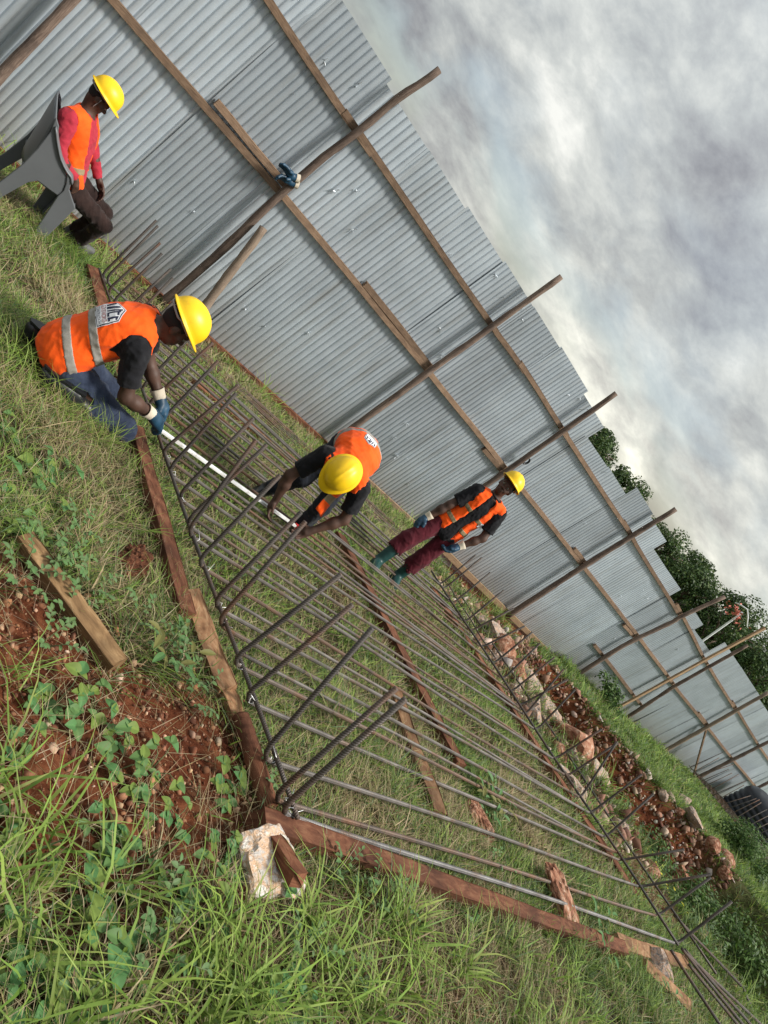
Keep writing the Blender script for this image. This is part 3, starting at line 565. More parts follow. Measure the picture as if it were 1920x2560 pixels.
def surf_nets(D, lo, vx):
    s = (D < 0); n = np.array(D.shape)
    c = s[:-1, :-1, :-1].astype(np.uint8)
    for dx, dy, dz in ((1, 0, 0), (0, 1, 0), (0, 0, 1), (1, 1, 0), (1, 0, 1), (0, 1, 1), (1, 1, 1)):
        c = c + s[dx:n[0] - 1 + dx, dy:n[1] - 1 + dy, dz:n[2] - 1 + dz]
    act = np.argwhere((c > 0) & (c < 8)); I = np.full(c.shape, -1, np.int32); I[tuple(act.T)] = np.arange(len(act))
    cor = np.array([(x, y, z) for x in (0, 1) for y in (0, 1) for z in (0, 1)])
    val = np.stack([D[act[:, 0] + q[0], act[:, 1] + q[1], act[:, 2] + q[2]] for q in cor], 1)
    acc = np.zeros((len(act), 3)); cnt = np.zeros(len(act))
    for i in range(8):
        for j in range(i + 1, 8):
            if np.abs(cor[i] - cor[j]).sum() != 1: continue
            a, b_ = val[:, i], val[:, j]; m_ = (a < 0) != (b_ < 0); t = np.where(m_, a / np.where(a == b_, 1, a - b_), 0)
            acc += np.where(m_[:, None], cor[i] + (cor[j] - cor[i]) * t[:, None], 0); cnt += m_
    V = lo + (act + acc / cnt[:, None]) * vx; Fs = []
    for axn in range(3):
        o1, o2 = (axn + 1) % 3, (axn + 2) % 3
        sa = [slice(None)] * 3; sb = [slice(None)] * 3; sa[axn] = slice(0, -1); sb[axn] = slice(1, None)
        for q in (o1, o2): sa[q] = slice(1, -1); sb[q] = slice(1, -1)
        A, B_ = s[tuple(sa)], s[tuple(sb)]; e = np.argwhere(A != B_)
        if not len(e): continue
        inside = A[tuple(e.T)]; e = e.copy(); e[:, o1] += 1; e[:, o2] += 1
        def cell(d1, d2): q = e.copy(); q[:, o1] -= d1; q[:, o2] -= d2; return I[tuple(q.T)]
        quad = np.stack([cell(1, 1), cell(0, 1), cell(0, 0), cell(1, 0)], 1)
        quad[~inside] = quad[~inside][:, ::-1]; Fs.append(quad)
    return V, np.concatenate(Fs)
def blob(name, prims, vx, mat, parent, base, fold=None, extra=None):
    D, lo, ax = sdf_eval(prims, vx)
    if fold:
        D = folds(D, ax, *fold)
        if fold[0] > .004: D = folds(D, ax, fold[0] * .55, fold[1] * 2.6, fold[2] + 50, 4)
    if extra is not None: D = extra(D, ax)
    V, Fq = surf_nets(D, lo, vx)
    o = obj(name, np_mesh(name, V - V3(base), Fq, True), mat, parent)
    return o, (D, lo, ax, V, Fq)
def cloth(name, stops, scale=14, rough=.9, weave=260, spec=.15):
    m, nt, b = nodemat(name); v = mapping(nt, 'Object'); nt.links.new(ramp(nt, tnoise(nt, v, scale, 5, .6), stops), b.inputs['Base Color'])
    b.inputs['Roughness'].default_value = rough; b.inputs['Specular IOR Level'].default_value = spec
    try: b.inputs['Sheen Weight'].default_value = .08
    except Exception: pass
    bump(nt, b, tnoise(nt, v, 28, 4, .6), .5, .006); return m
def plainm(name, c, rough=.5, metal=0., spec=.4, var=.12, scale=12):
    return noisy(name, [(.3, tuple(q * (1 - var) for q in c)), (.7, tuple(min(1, q * (1 + var)) for q in c))], scale, rough, .002, .3, metal=metal, spec=spec)
MAT['skin'] = plainm('dark_skin', (.066, .033, .022), .58, spec=.35, var=.35)
MAT['hair'] = plainm('black_hair', (.012, .010, .010), .9)
MAT['vest'] = cloth('orange_vest', [(.28, (.62, .062, .008)), (.42, (.86, .088, .006)), (.7, (1.0, .125, .010))], 5, .75)
MAT['stripe'] = cloth('reflective_tape', [(.3, (.20, .18, .15)), (.7, (.36, .34, .31))], 10, .45)
MAT['stripe_k'] = cloth('reflective_tape_khaki', [(.3, (.16, .12, .06)), (.7, (.27, .21, .12))], 10, .5)
MAT['black'] = cloth('black_cotton', [(.3, (.006, .006, .007)), (.7, (.014, .014, .017))])
MAT['navy'] = cloth('dark_trousers', [(.3, (.008, .010, .014)), (.7, (.022, .026, .036))])
MAT['denim'] = cloth('blue_denim', [(.3, (.016, .022, .040)), (.5, (.026, .036, .064)), (.72, (.046, .060, .096))], 9)
MAT['maroon'] = cloth('maroon_trousers', [(.3, (.050, .006, .011)), (.7, (.095, .012, .020))], 8)
MAT['red'] = cloth('crimson_shirt', [(.3, (.26, .018, .030)), (.7, (.42, .034, .055))], 8)
MAT['brown'] = cloth('brown_trousers', [(.3, (.014, .008, .007)), (.7, (.034, .019, .016))], 8)
MAT['boot_black'] = plainm('black_rubber', (.012, .013, .014), .4); MAT['boot_green'] = plainm('green_rubber', (.010, .048, .044), .42); MAT['boot_grey'] = plainm('grey_boot', (.10, .10, .10), .6)
MAT['glove'] = plainm('blue_rubber_glove', (.014, .052, .095), .45, var=.35); MAT['cuff'] = cloth('cream_cuff', [(.3, (.50, .43, .33)), (.7, (.66, .59, .48))])
MAT['helmet'] = noisy('yellow_hard_hat', [(.30, (.62, .37, .012)), (.40, (.80, .50, .008)), (.7, (.86, .56, .010))], 9, .42, .001, .3, detail=9, spec=.4); MAT['harness'] = plainm('grey_harness', (.30, .30, .30), .5)
MAT['eye'] = plainm('eye_white', (.22, .19, .16), .45); MAT['iris'] = plainm('dark_iris', (.01, .006, .004), .2)

def frame(lat, up):
    up = unit(up); lat = V3(lat); lat = unit(lat - up * (lat @ up)); fwd = np.cross(lat, up); return np.array([lat, fwd, up])
def hand_prims(w, k_, pn, lat, curl, r=.0085, spread=.02, k=.006, thumb=1, infl=0.0):
    """wrist w, knuckle centre k_, pn = direction the palm faces, lat = direction of the index side"""
    w, k_ = V3(w), V3(k_); d = unit(k_ - w); pn = unit(V3(pn) - d * (V3(pn) @ d)); la = unit(np.cross(d, pn)); la = la if la @ V3(lat) > 0 else -la
    P = [('c', w, w + (k_ - w) * .6, .026 + infl, .034 + infl, .02)]
    for q in (-.028, -.010, .010, .028): P.append(('c', w + (k_ - w) * .35 + la * q * .6, k_ + la * q, .018 + infl, .013 + infl, .012))
    for q, ln in ((-.031, .058), (-.0105, .074), (.0105, .080), (.031, .070)):
        p = k_ + la * q; dd = d.copy(); rr_ = r + .0015 + infl
        for s_, f_ in enumerate((.42, .32, .26)):
            c_ = curl * (.8 + .5 * s_); dd = unit(dd * math.cos(c_) + pn * math.sin(c_)); p2 = p + dd * ln * f_ * 1.25 + la * q * spread
            P.append(('c', p, p2, rr_, rr_ * .9, k)); p = p2; rr_ *= .92
    t0 = w + (k_ - w) * .3 + la * .026; t1 = t0 + unit(d * .55 + la * .75 + pn * .35) * .042; t2 = t1 + unit(d * .9 + la * .15 + pn * .5) * .034
    P += [('c', t0, t1, .015 + infl, .012 + infl, .012), ('c', t1, t2, .0115 + infl, .0095 + infl, .006)]
    return P
def helmet_mesh(a=.143, b_=.120, c=.122):
    """local frame: +X face, +Z up, origin at the centre of the rim"""
    nt_, nr = 40, 12; V = []; Fc = []
    for j in range(nr + 1):
        ph = (j / nr) * math.pi / 2
        for i in range(nt_):
            th = 2 * math.pi * i / nt_; s_, co = math.sin(ph) ** .92, math.cos(ph); y = math.sin(th); x = math.cos(th)
            rid = 0.0
            if j < nr - 2:
                yy = y * s_ * b_
                rid = .007 * math.exp(-(yy / .012) ** 2) + .004 * (math.exp(-((abs(yy) - .045) / .009) ** 2))
            V.append((a * x * s_ * (1 + rid * 3), b_ * y * s_ * (1 + rid * 2), c * co * (1 + rid * 5) + .004))
    def ring(o_, dz, front):
        for i in range(nt_):
            th = 2 * math.pi * i / nt_; x, y = math.cos(th), math.sin(th); pk = front * max(0, x) ** 2.2
            V.append(((a + o_ + pk) * x, (b_ + o_) * y, dz - .012 * max(0, x) ** 2))
    ring(.004, -.004, 0); ring(.018, -.010, .034); ring(.019, -.016, .034); ring(-.004, -.014, 0)
    for j in range(nr - 1, -1, -1):
        ph = (j / nr) * math.pi / 2
        for i in range(nt_):
            th = 2 * math.pi * i / nt_; s_ = math.sin(ph); V.append(((a - .006) * math.cos(th) * s_, (b_ - .006) * math.sin(th) * s_, (c - .006) * math.cos(ph) - .010))
    rows = nr + 1 + 4 + nr
    for j in range(rows - 1):
        for i in range(nt_): Fc.append([j * nt_ + i, (j + 1) * nt_ + i, (j + 1) * nt_ + (i + 1) % nt_, j * nt_ + (i + 1) % nt_])
    me = np_mesh('hard_hat', V, Fc, True); return me
HELM = helmet_mesh()
def person(cfg):
    S = {k: V3(v) for k, v in cfg['sk'].items()}; sc = cfg.get('sc', 1.0); vx = cfg['vx']
    base = V3(cfg['base']); root = empty('person', Vector(base)); tag(root, cfg['label'], 'person')
    upT = unit(S['neck'] - S['pelvis']); FC = frame(S['sL'] - S['sR'], S['neck'] - S['chest']); FP = frame(S['hL'] - S['hR'], S['chest'] - S['pelvis'] if 'upP' not in cfg else cfg['upP'])
    lat, fwd = FC[0], FC[1]
    def torso(g, pel=True):
        P = []
        if pel: P.append(('e', S['pelvis'] + FP[2] * .0, V3((.165, .118, .125)) * sc + g, FP, .06))
        P += [('e', (S['pelvis'] + S['chest']) / 2, V3((.148, .108, .18)) * sc + g, FP * .5 + FC * .5, .06),
              ('e', S['chest'] + FC[2] * .05, V3((.168, .120, .20)) * sc + g, FC, .05),
              ('c', S['neck'] - FC[2] * .045, S['sL'] - lat * .02, .062 * sc + g, .060 * sc + g, .05), ('c', S['neck'] - FC[2] * .045, S['sR'] + lat * .02, .062 * sc + g, .060 * sc + g, .05)]
        return P
    hu, hf = unit(cfg['hup']), V3(cfg['face']); hf = unit(hf - hu * (hf @ hu)); hl = np.cross(hu, hf); H = np.array([hl, hf, hu]); hc = S['head']
    def hp(l_, f_, u_): return hc + (hl * l_ + hf * f_ + hu * u_) * sc
    P = torso(0)
    P += [('c', S['neck'] - FC[2] * .03, hp(0, -.015, -.06), .062 * sc, .056 * sc, .04),
          ('e', hp(0, -.012, .025), V3((.076, .098, .100)) * sc, H, .03), ('e', hp(0, .030, -.052), V3((.056, .062, .066)) * sc, H, .03),
          ('e', hp(0, .060, -.085), V3((.030, .026, .026)) * sc, H, .02),
          ('c', hp(0, .084, .012), hp(0, .108, -.022), .009 * sc, .0155 * sc, .012), ('c', hp(-.017, .092, -.026), hp(.017, .092, -.026), .011 * sc, .011 * sc, .01),
          ('c', hp(-.045, .074, .028), hp(.045, .074, .028), .013 * sc, .013 * sc, .02),
          ('c', hp(-.022, .088, -.055), hp(.022, .088, -.055), .0085 * sc, .0085 * sc, .006), ('c', hp(-.02, .086, -.070), hp(.02, .086, -.070), .009 * sc, .009 * sc, .006),
          ('e', hp(.077, -.012, -.012), V3((.012, .022, .034)) * sc, H, .008), ('e', hp(-.077, -.012, -.012), V3((.012, .022, .034)) * sc, H, .008),
          ('c', hp(-.05, .05, -.02), hp(-.04, .065, -.04), .022 * sc, .018 * sc, .02), ('c', hp(.05, .05, -.02), hp(.04, .065, -.04), .022 * sc, .018 * sc, .02),
          ('se', hp(-.033, .094, .008), V3((.017, .012, .010)) * sc, H, .012), ('se', hp(.033, .094, .008), V3((.017, .012, .010)) * sc, H, .012)]
    for s_ in 'LR':
        sh, el, wr, kn = S['s' + s_], S['e' + s_], S['w' + s_], S['k' + s_]
        P += [('c', sh, sh + (el - sh) * .4, .060 * sc, .052 * sc, .04), ('c', sh + (el - sh) * .4, el, .050 * sc, .041 * sc, .03), ('c', el, el + (wr - el) * .35, .041 * sc, .043 * sc, .03), ('c', el + (wr - el) * .35, wr, .043 * sc, .027 * sc, .03)]
        hipj, nj, aj, tj = S['h' + s_], S['n' + s_], S['a' + s_], S['t' + s_]
        P += [('c', hipj, nj, .088 * sc, .058 * sc, .05), ('c', nj, nj + (aj - nj) * .35, .056 * sc, .060 * sc, .03), ('c', nj + (aj - nj) * .35, aj, .060 * sc, .040 * sc, .03), ('c', aj, aj + (tj - aj) * .8, .036 * sc, .026 * sc, .02)]
        cv = cfg['hand' + s_]; P += hand_prims(wr, kn, cv[0], cv[1], cv[2])
    body, _ = blob('body', P, vx, MAT['skin'], root, base)
    for q in (-1, 1):
        mb = MB(); 
        bm = bmesh.new(); bmesh.ops.create_uvsphere(bm, u_segments=12, v_segments=8, radius=.0125 * sc); me = bpy.data.meshes.new('eye'); bm.to_mesh(me); bm.free()
        e_ = obj('eye', me, MAT['eye'], root, loc=Vector(hp(.033 * q, .079, .008) - base))
        bm = bmesh.new(); bmesh.ops.create_uvsphere(bm, u_segments=10, v_segments=6, radius=.0065 * sc); me = bpy.data.meshes.new('iris'); bm.to_mesh(me); bm.free()
        obj('iris', me, MAT['iris'], e_, loc=Vector(hf * .0075 * sc))
    blob('hair', [('e', hp(0, -.020, .028), V3((.080, .096, .102)) * sc, H, .02), ('cut', hp(0, .045, 0), hf * 1.0 - hu * .35), ('cut', hp(0, -.02, -.045), -hu + hf * .25), ('sc', hp(.1, -.005, -.015), hp(.06, -.005, -.015), .036, .030, .01), ('sc', hp(-.1, -.005, -.015), hp(-.06, -.005, -.015), .036, .030, .01)], vx, MAT['hair'], root, base)
    # shirt
    P = torso(.012); lng = cfg['sleeve']
    for s_ in 'LR':
        sh, el, wr = S['s' + s_], S['e' + s_], S['w' + s_]; ua = unit(el - sh)
        if lng == 'short':
            end = sh + (el - sh) * .74; P += [('c', sh, end + ua * .05, .072 * sc, .070 * sc, .05)]
        else: P += [('c', sh, el, .070 * sc, .056 * sc, .05), ('c', el, wr, .056 * sc, .042 * sc, .04)]
    if lng == 'short':
        for s_ in 'LR': sh, el = S['s' + s_], S['e' + s_]; end = sh + (el - sh) * .74; P.append(('cut', end, el - sh, end + unit(el - sh) * .08, .11))
    else:
        for s_ in 'LR': wr, el = S['w' + s_], S['e' + s_]; P.append(('cut', wr - unit(wr - el) * .02, wr - el, wr + unit(wr - el) * .02, .08))
    if cfg.get('untuck'): P.insert(0, ('e', S['pelvis'] - FP[2] * .05, V3((.178, .132, .12)) * sc, FP, .06))
    P.append(('sc', S['neck'] - FC[2] * .012 + fwd * .02, hc, .060 * sc, .075 * sc, .012))
    P.append(('cut', S['pelvis'] - FP[2] * cfg.get('shirt_hem', .06), -FP[2], S['pelvis'] - FP[2] * .1, .26))
    blob('shirt', P, vx, MAT[cfg['shirt']], root, base, (.011, 42, 3, 5))
    if lng == 'short' and cfg.get('collar', True):
        mb = MB(); c0 = S['neck'] + FC[2] * .012 + fwd * .012; Q = [c0 + (lat * math.cos(a) + fwd * math.sin(a) * 1.0 - FC[2] * .02 * math.sin(a)) * .064 * sc for a in np.linspace(0, 2 * math.pi, 25)]
        mb.tube([Vector(q - base) for q in Q], .009, 6); obj('collar', mb.mesh('collar', True), MAT[cfg['shirt']], root)
    # trousers
    P = [('e', S['pelvis'] + FP[2] * .01, V3((.172, .126, .13)) * sc, FP, .06)]
    for s_ in 'LR':
        hj, nj, aj = S['h' + s_], S['n' + s_], S['a' + s_]
        kr = cfg.get('knee_r', .072); P += [('c', hj, nj, .100 * sc, kr * sc, .05), ('c', nj, aj + (nj - aj) * cfg['boot_top'] * .8, kr * sc, cfg.get('calf_r', .068) * sc, .04)]
    for s_ in 'LR':
        nj, aj = S['n' + s_], S['a' + s_]; q = aj + (nj - aj) * cfg['boot_top']; P.append(('cut', q, aj - nj, q + unit(aj - nj) * .06, .10))
    P.append(('cut', S['pelvis'] + FP[2] * .11, FP[2], S['pelvis'] + FP[2] * .2, .2))
    blob('trousers', P, vx, MAT[cfg['trousers']], root, base, (.013, 36, 8, 5))
    # boots
    for s_ in 'LR':
        nj, aj, tj = S['n' + s_], S['a' + s_], S['t' + s_]; ft = unit(tj - aj); dn = -unit(nj - aj); bt = cfg['boot_top'] + .04
        if ft @ dn > .75: fl = ft; dn = unit(V3(cfg.get('sole', (0, 0, 1))) - fl * (V3(cfg.get('sole', (0, 0, 1))) @ fl))
        else: fl = unit(ft - dn * (ft @ dn))
        heel = aj + dn * .050 - fl * .02; toe = aj + dn * .052 + fl * .185
        P = [('c', aj + (nj - aj) * bt, aj, .066 * sc, .054 * sc, .03), ('c', heel, aj + dn * .05 + fl * .08, .044 * sc, .044 * sc, .03), ('c', aj + dn * .04 + fl * .06, toe, .050 * sc, .038 * sc, .03), ('c', aj, tj, .052 * sc, .044 * sc, .03)]
        P.append(('cut', aj + (nj - aj) * bt, nj - aj)); P.append(('cut', aj + dn * .092, dn))
        b_o, _ = blob('boot', P, vx, MAT[cfg['boot']], root, base, (.002, 40, 4, 4))
        mb = MB(); cs = aj + dn * .086
        mb.add([Vector(cs - base + fl * f_ + np.cross(fl, dn) * l_ * .043 + dn * z_) for z_ in (0, .014) for (f_, l_) in ((-.055, -.75), (.06, -1), (.17, -.95), (.225, -.4), (.225, .4), (.17, .95), (.06, 1), (-.055, .75))], [list(range(8)), list(range(15, 7, -1))] + [[i, i + 8, (i + 1) % 8 + 8, (i + 1) % 8] for i in range(8)])
        so = obj('boot_sole', mb.mesh('boot_sole'), MAT['boot_black'], b_o); so.parent = b_o
    # gloves
    if cfg.get('gloves'):
        for s_ in cfg['gloves']:
            cv = cfg['hand' + s_]; g_, _ = blob('glove', hand_prims(S['w' + s_], S['k' + s_], cv[0], cv[1], cv[2], infl=.0115) + [('c', S['w' + s_] - unit(S['w' + s_] - S['e' + s_]) * .04, S['w' + s_], .038, .034, .02)], min(vx, .0065), MAT['glove'], root, base, (.0015, 60, 2, 4))
            wr, el = S['w' + s_], S['e' + s_]; d_ = unit(el - wr); fr = frame(np.cross(d_, V3((.3, .5, .8))), d_); V = []; Fc = []
            for j, (t_, r_) in enumerate(((-.005, .038), (.02, .042), (.05, .044), (.075, .049), (.075, .045), (.02, .037))):
                for i in range(16): a = 2 * math.pi * i / 16; V.append(wr - base + d_ * t_ + (fr[0] * math.cos(a) + fr[1] * math.sin(a)) * r_ * (1 + .03 * math.sin(3 * a + j)))
            for j in range(5):
                for i in range(16): Fc.append([j * 16 + i, j * 16 + (i + 1) % 16, (j + 1) * 16 + (i + 1) % 16, (j + 1) * 16 + i])
            obj('cuff', np_mesh('cuff', V, Fc, True), MAT['cuff'], g_)
    # vest
    g = cfg.get('vest_g', .027); P = torso(g, False)
    P.insert(0, ('e', S['pelvis'] + FP[2] * .02, V3((.170, .125, .14)) * sc + g, FP, .06))
    for s_, q in (('L', 1), ('R', -1)):
        sh, el = S['s' + s_], S['e' + s_]
        P += [('sc', sh + lat * q * .035 * sc, sh + lat * q * .22, .088 * sc, .10 * sc, .012), ('sc', sh + lat * q * .035 * sc, sh + (el - sh) * .8 + lat * q * .05, .088 * sc, .085 * sc, .012)]
        if cfg.get('armhole_low', True): P.append(('sc', sh + lat * q * .030 - FC[2] * .02, sh + lat * q * .07 - FC[2] * .13, .075 * sc, .065 * sc, .015))
    P.append(('sc', S['neck'] - FC[2] * .02 + fwd * .01, hc, .078 * sc, .09 * sc, .012)); P.append(('sc', S['neck'] - FC[2] * .02, S['neck'] - FC[2] * .10 + fwd * .15, .05, .055, .02))
    ow0, ow1 = cfg['open']
    P.append(('sc', S['neck'] - FC[2] * .06 + fwd * .17, S['chest'] + FC[2] * .02 + fwd * .17, .085 + ow1 * .5, .07 + ow1, .02)); P.append(('sc', S['chest'] + FC[2] * .02 + fwd * .17, S['pelvis'] - FP[2] * .2 + FP[1] * .18, .07 + ow1, .07 + ow0, .02))
    P.append(('cut', S['pelvis'] - FP[2] * cfg.get('hem', .10) + FP[1] * 0, -FP[2] + FP[1] * cfg.get('hem_slope', 0)))
    v_o, (D, lo, ax, Vv, Fv) = blob('safety_vest', P, vx, MAT['vest'], root, base, (.011, 30, cfg.get('seed', 1), 5))
    X, Y, Z = ax[0][:, None, None], ax[1][None, :, None], ax[2][None, None, :]
    for (t_, tilt) in cfg['bands']:
        c_ = S['pelvis'] + (S['neck'] - S['pelvis']) * t_; nn = unit(upT + FC[1] * tilt); h = (X - c_[0]) * nn[0] + (Y - c_[1]) * nn[1] + (Z - c_[2]) * nn[2]
        d2 = np.maximum(D - .004, np.abs(h) - .026).astype(np.float32); Vb, Fb = surf_nets(d2, lo, vx)
        if len(Fb): obj('reflective_stripe', np_mesh('reflective_stripe', Vb - base, Fb, True), MAT[cfg.get('stripe', 'stripe')], v_o)
    for q in cfg.get('flaps', []):
        A, B_, C_, D_ = map(V3, q); nu, nv = 8, 10; out_ = unit(np.cross(B_ - A, C_ - A)); V = []
        for i in range(nu + 1):
            for j in range(nv + 1): u_, v_ = i / nu, j / nv; p = (A * (1 - u_) + B_ * u_) * (1 - v_) + (C_ * (1 - u_) + D_ * u_) * v_; V.append(p + out_ * (.018 * math.sin(u_ * 7 + v_ * 2) * v_ + .02 * math.sin(v_ * 3)) - base)
        o_ = obj('vest_panel', np_mesh('vest_panel', V, [[i * (nv + 1) + j, (i + 1) * (nv + 1) + j, (i + 1) * (nv + 1) + j + 1, i * (nv + 1) + j + 1] for i in range(nu) for j in range(nv)], True), MAT['vest'], v_o); o_.data.materials.append(MAT['stripe_k']); o_.data.polygons.foreach_set('material_index', [1 if 5 <= j <= 6 else 0 for i in range(nu) for j in range(nv)]); sd_ = o_.modifiers.new('s', 'SOLIDIFY'); sd_.thickness = .004
    # hard hat
    hh = obj('hard_hat', HELM.copy(), MAT['helmet'], root); hh.data.name = 'hard_hat'
    hu2 = unit(hu + hf * cfg.get('hat_tilt', .0)); hf2 = unit(hf - hu2 * (hf @ hu2)); hl2 = np.cross(hu2, hf2)
    Rm = Matrix((Vector(hf2), Vector(hl2), Vector(hu2))).transposed(); hh.rotation_mode = 'QUATERNION'; hh.rotation_quaternion = Rm.to_quaternion(); hh.location = Vector(hp(0, -.008, .072) - base); hh.scale = (sc * cfg.get('hat', 1.0),) * 3
    mb = MB(); mb.tube([(.128 * math.cos(a) - .004, .104 * math.sin(a), -.022 - .012 * (math.cos(a) < -.5)) for a in np.linspace(1.2, 2 * math.pi - 1.2, 21)], .007, 6); obj('head_band', mb.mesh('head_band', True), MAT['harness'], hh)
    if cfg.get('strap'):
        mb = MB(); mb.tube([Vector(hp(.082, .0, .02) - base), Vector(hp(.072, .015, -.06) - base), Vector(hp(0.0, .05, -.118) - base), Vector(hp(-.072, .015, -.06) - base), Vector(hp(-.082, 0, .02) - base)], .004, 6); obj('chin_strap', mb.mesh('chin_strap', True), MAT['harness'], root)
    # printed patch on the vest
    for (org, nrm_, upv, size, full) in cfg.get('patch', []):
        bv = BVHTree.FromPolygons([Vector(q) for q in Vv], [list(map(int, q)) for q in Fv]); org = V3(org(S, FC, FP)); nn = unit(nrm_(S, FC, FP)); uu = V3(upv(S, FC, FP)); uu = unit(uu - nn * (uu @ nn)); rr_ = np.cross(uu, nn)
        def wrap(u_, v_, off):
            p = Vector(org + rr_ * u_ * size + uu * v_ * size + nn * .25); h = bv.ray_cast(p, -Vector(nn), .6)
            return (h[0] + h[1] * off if h[0] is not None else p - Vector(nn) * .25) - Vector(base)
        def flat(name, polys, off, mat):
            bm = bmesh.new()
            for poly in polys:
                try: bm.faces.new([bm.verts.new((a, b_, 0)) for a, b_ in poly])
                except Exception: pass
            bmesh.ops.triangulate(bm, faces=bm.faces[:])
            for _ in range(2): bmesh.ops.subdivide_edges(bm, edges=[e for e in bm.edges if e.calc_length() > .10], cuts=1, use_grid_fill=False); bmesh.ops.triangulate(bm, faces=bm.faces[:])
            for v in bm.verts: v.co = wrap(v.co.x, v.co.y, off)
            me = bpy.data.meshes.new(name); bm.to_mesh(me); bm.free(); return obj(name, me, MAT[mat], v_o)
        shield = [(-.5, -.5), (.5, -.5), (.52, -.12), (.5, .28), (0, .55), (-.5, .28), (-.52, -.12)]; pb = flat('logo_patch', [[(x * 1.12, y * 1.12) for x, y in shield]], .0045, 'logo_white')
        flat('logo_border', [[(x * 1.06, y * 1.06) for x, y in shield]], .0060, 'logo_navy'); flat('logo_field', [shield], .0075, 'logo_white')
        # four slanting dark strokes of the emblem, then the two lines of lettering
        st = [[(-.46, -.08), (-.36, -.08), (-.36, .30), (-.46, .26)], [(-.30, -.08), (-.18, -.08), (-.10, .44), (-.20, .40)], [(-.10, -.08), (-.02, -.08), (.05, .48), (-.03, .50)], [(.05, -.08), (.13, -.08), (.13, .42), (.05, .45)], [(.13, -.08), (.27, -.08), (.27, .0), (.13, .0)], [(.13, .30), (.27, .28), (.27, .36), (.13, .38)], [(.32, -.08), (.40, -.08), (.40, .30), (.32, .33)], [(.40, -.08), (.48, -.08), (.48, .0), (.40, .0)], [(.40, .22), (.48, .20), (.48, .27), (.40, .29)]]
        flat('logo_emblem', st, .0090, 'logo_navy')
        if full:
            for txt, y0, hgt, mt in (('GOODWORLD', -.30, .185, 'logo_red'), ('CONSTRUCTION', -.47, .125, 'logo_navy')):
                cu = bpy.data.curves.new(txt, 'FONT'); cu.body = txt; cu.align_x = 'CENTER'; cu.size = 1.0; to = bpy.data.objects.new('lettering', cu); COL.objects.link(to)
                me = bpy.data.meshes.new_from_object(to.evaluated_get(bpy.context.evaluated_depsgraph_get())); bpy.data.objects.remove(to); w_ = max(v.co.x for v in me.vertices) - min(v.co.x for v in me.vertices)
                for v in me.vertices: v.co = wrap(v.co.x / w_ * .92, y0 + v.co.y * hgt / .72, .0095)
                me.materials.clear(); me.materials.append(MAT[mt]); obj('lettering', me, None, v_o)
    return root
for n_, c_ in (('logo_white', (.78, .78, .80)), ('logo_navy', (.015, .018, .05)), ('logo_red', (.30, .05, .05))): MAT[n_] = plainm(n_, c_, .6)
X_ = (1, 0, 0)
person(dict(label='worker kneeling at the mat edge in orange vest, black shirt, jeans and blue gloves', base=(1.95, 4.18, .74), vx=.0065, sc=1.04,
    sk=dict(pelvis=(1.70, 4.18, .925), chest=(1.80, 4.185, 1.215), neck=(1.925, 4.18, 1.435), head=(2.02, 4.155, 1.535), sL=(1.955, 4.36, 1.37), eL=(2.17, 4.36, 1.15), wL=(2.39, 4.25, 1.03), kL=(2.47, 4.23, .985),
        sR=(1.90, 4.00, 1.325), eR=(2.055, 3.93, 1.065), wR=(2.30, 4.01, 1.035), kR=(2.405, 4.04, .995), hL=(1.74, 4.28, .93), nL=(2.16, 4.37, .80), aL=(1.74, 4.34, .80), tL=(1.57, 4.34, .79),
        hR=(1.755, 4.09, .92), nR=(2.265, 4.02, .825), aR=(1.86, 3.98, .80), tR=(1.70, 4.0, .79)),
    hup=(.36, .02, .93), face=(.93, -.10, -.35), hat_tilt=.05, handL=((0, 0, -1), (0, -1, 0), .55), handR=((0, .35, -1), (0, 1, 0), .55), gloves='LR', sleeve='short', shirt='black', trousers='denim', boot='boot_black', boot_top=.28, open=(.0, .0), bands=((.12, .25), (.40, .25)), hem=.10, hem_slope=.0, seed=5,
    patch=[(lambda S, C, P: S['chest'] + C[2] * .05 - C[0] * .02, lambda S, C, P: -C[1] - C[0] * .25, lambda S, C, P: C[2], .15, True)]))
person(dict(label='worker bending down over the mat with helmet crown showing, measuring with bare hands', base=(4.05, 4.5, .66), vx=.008, sc=1.0,
    sk=dict(pelvis=(4.02, 4.60, 1.56), chest=(3.90, 4.42, 1.66), neck=(3.775, 4.21, 1.60), head=(3.665, 4.06, 1.545), sL=(3.92, 4.09, 1.565), eL=(4.02, 4.0, 1.31), wL=(3.91, 3.985, 1.08), kL=(3.865, 3.98, .995),
        sR=(3.62, 4.28, 1.50), eR=(3.59, 4.295, 1.175), wR=(3.687, 4.262, .94), kR=(3.70, 4.225, .86), hL=(4.09, 4.53, 1.53), nL=(4.075, 4.33, 1.14), aL=(4.228, 4.432, .783), tL=(4.15, 4.29, .72),
        hR=(3.95, 4.66, 1.52), nR=(3.91, 4.56, 1.11), aR=(3.923, 4.728, .732), tR=(3.80, 4.615, .67)), upP=(-.3, -.4, .75),
    hup=(-.62, -.72, .42), face=(-.28, -.32, -.9), handL=((-1, -.4, 0), (-.4, .9, 0), .5), handR=((.8, -.6, 0), (-.5, -.8, 0), .5), sleeve='short', shirt='black', trousers='navy', boot='boot_black', boot_top=.16, open=(.0, .0), bands=((.15, 0), (.45, 0)), hem=.08, seed=9, flaps=[((3.84, 4.16, 1.50), (3.97, 4.22, 1.52), (3.83, 4.06, 1.20), (3.93, 4.06, 1.17)), ((3.60, 4.30, 1.48), (3.68, 4.36, 1.50), (3.66, 4.32, 1.27), (3.74, 4.38, 1.28))],
    patch=[(lambda S, C, P: S['chest'] + C[2] * .03, lambda S, C, P: -C[1], lambda S, C, P: C[2], .10, False)]))
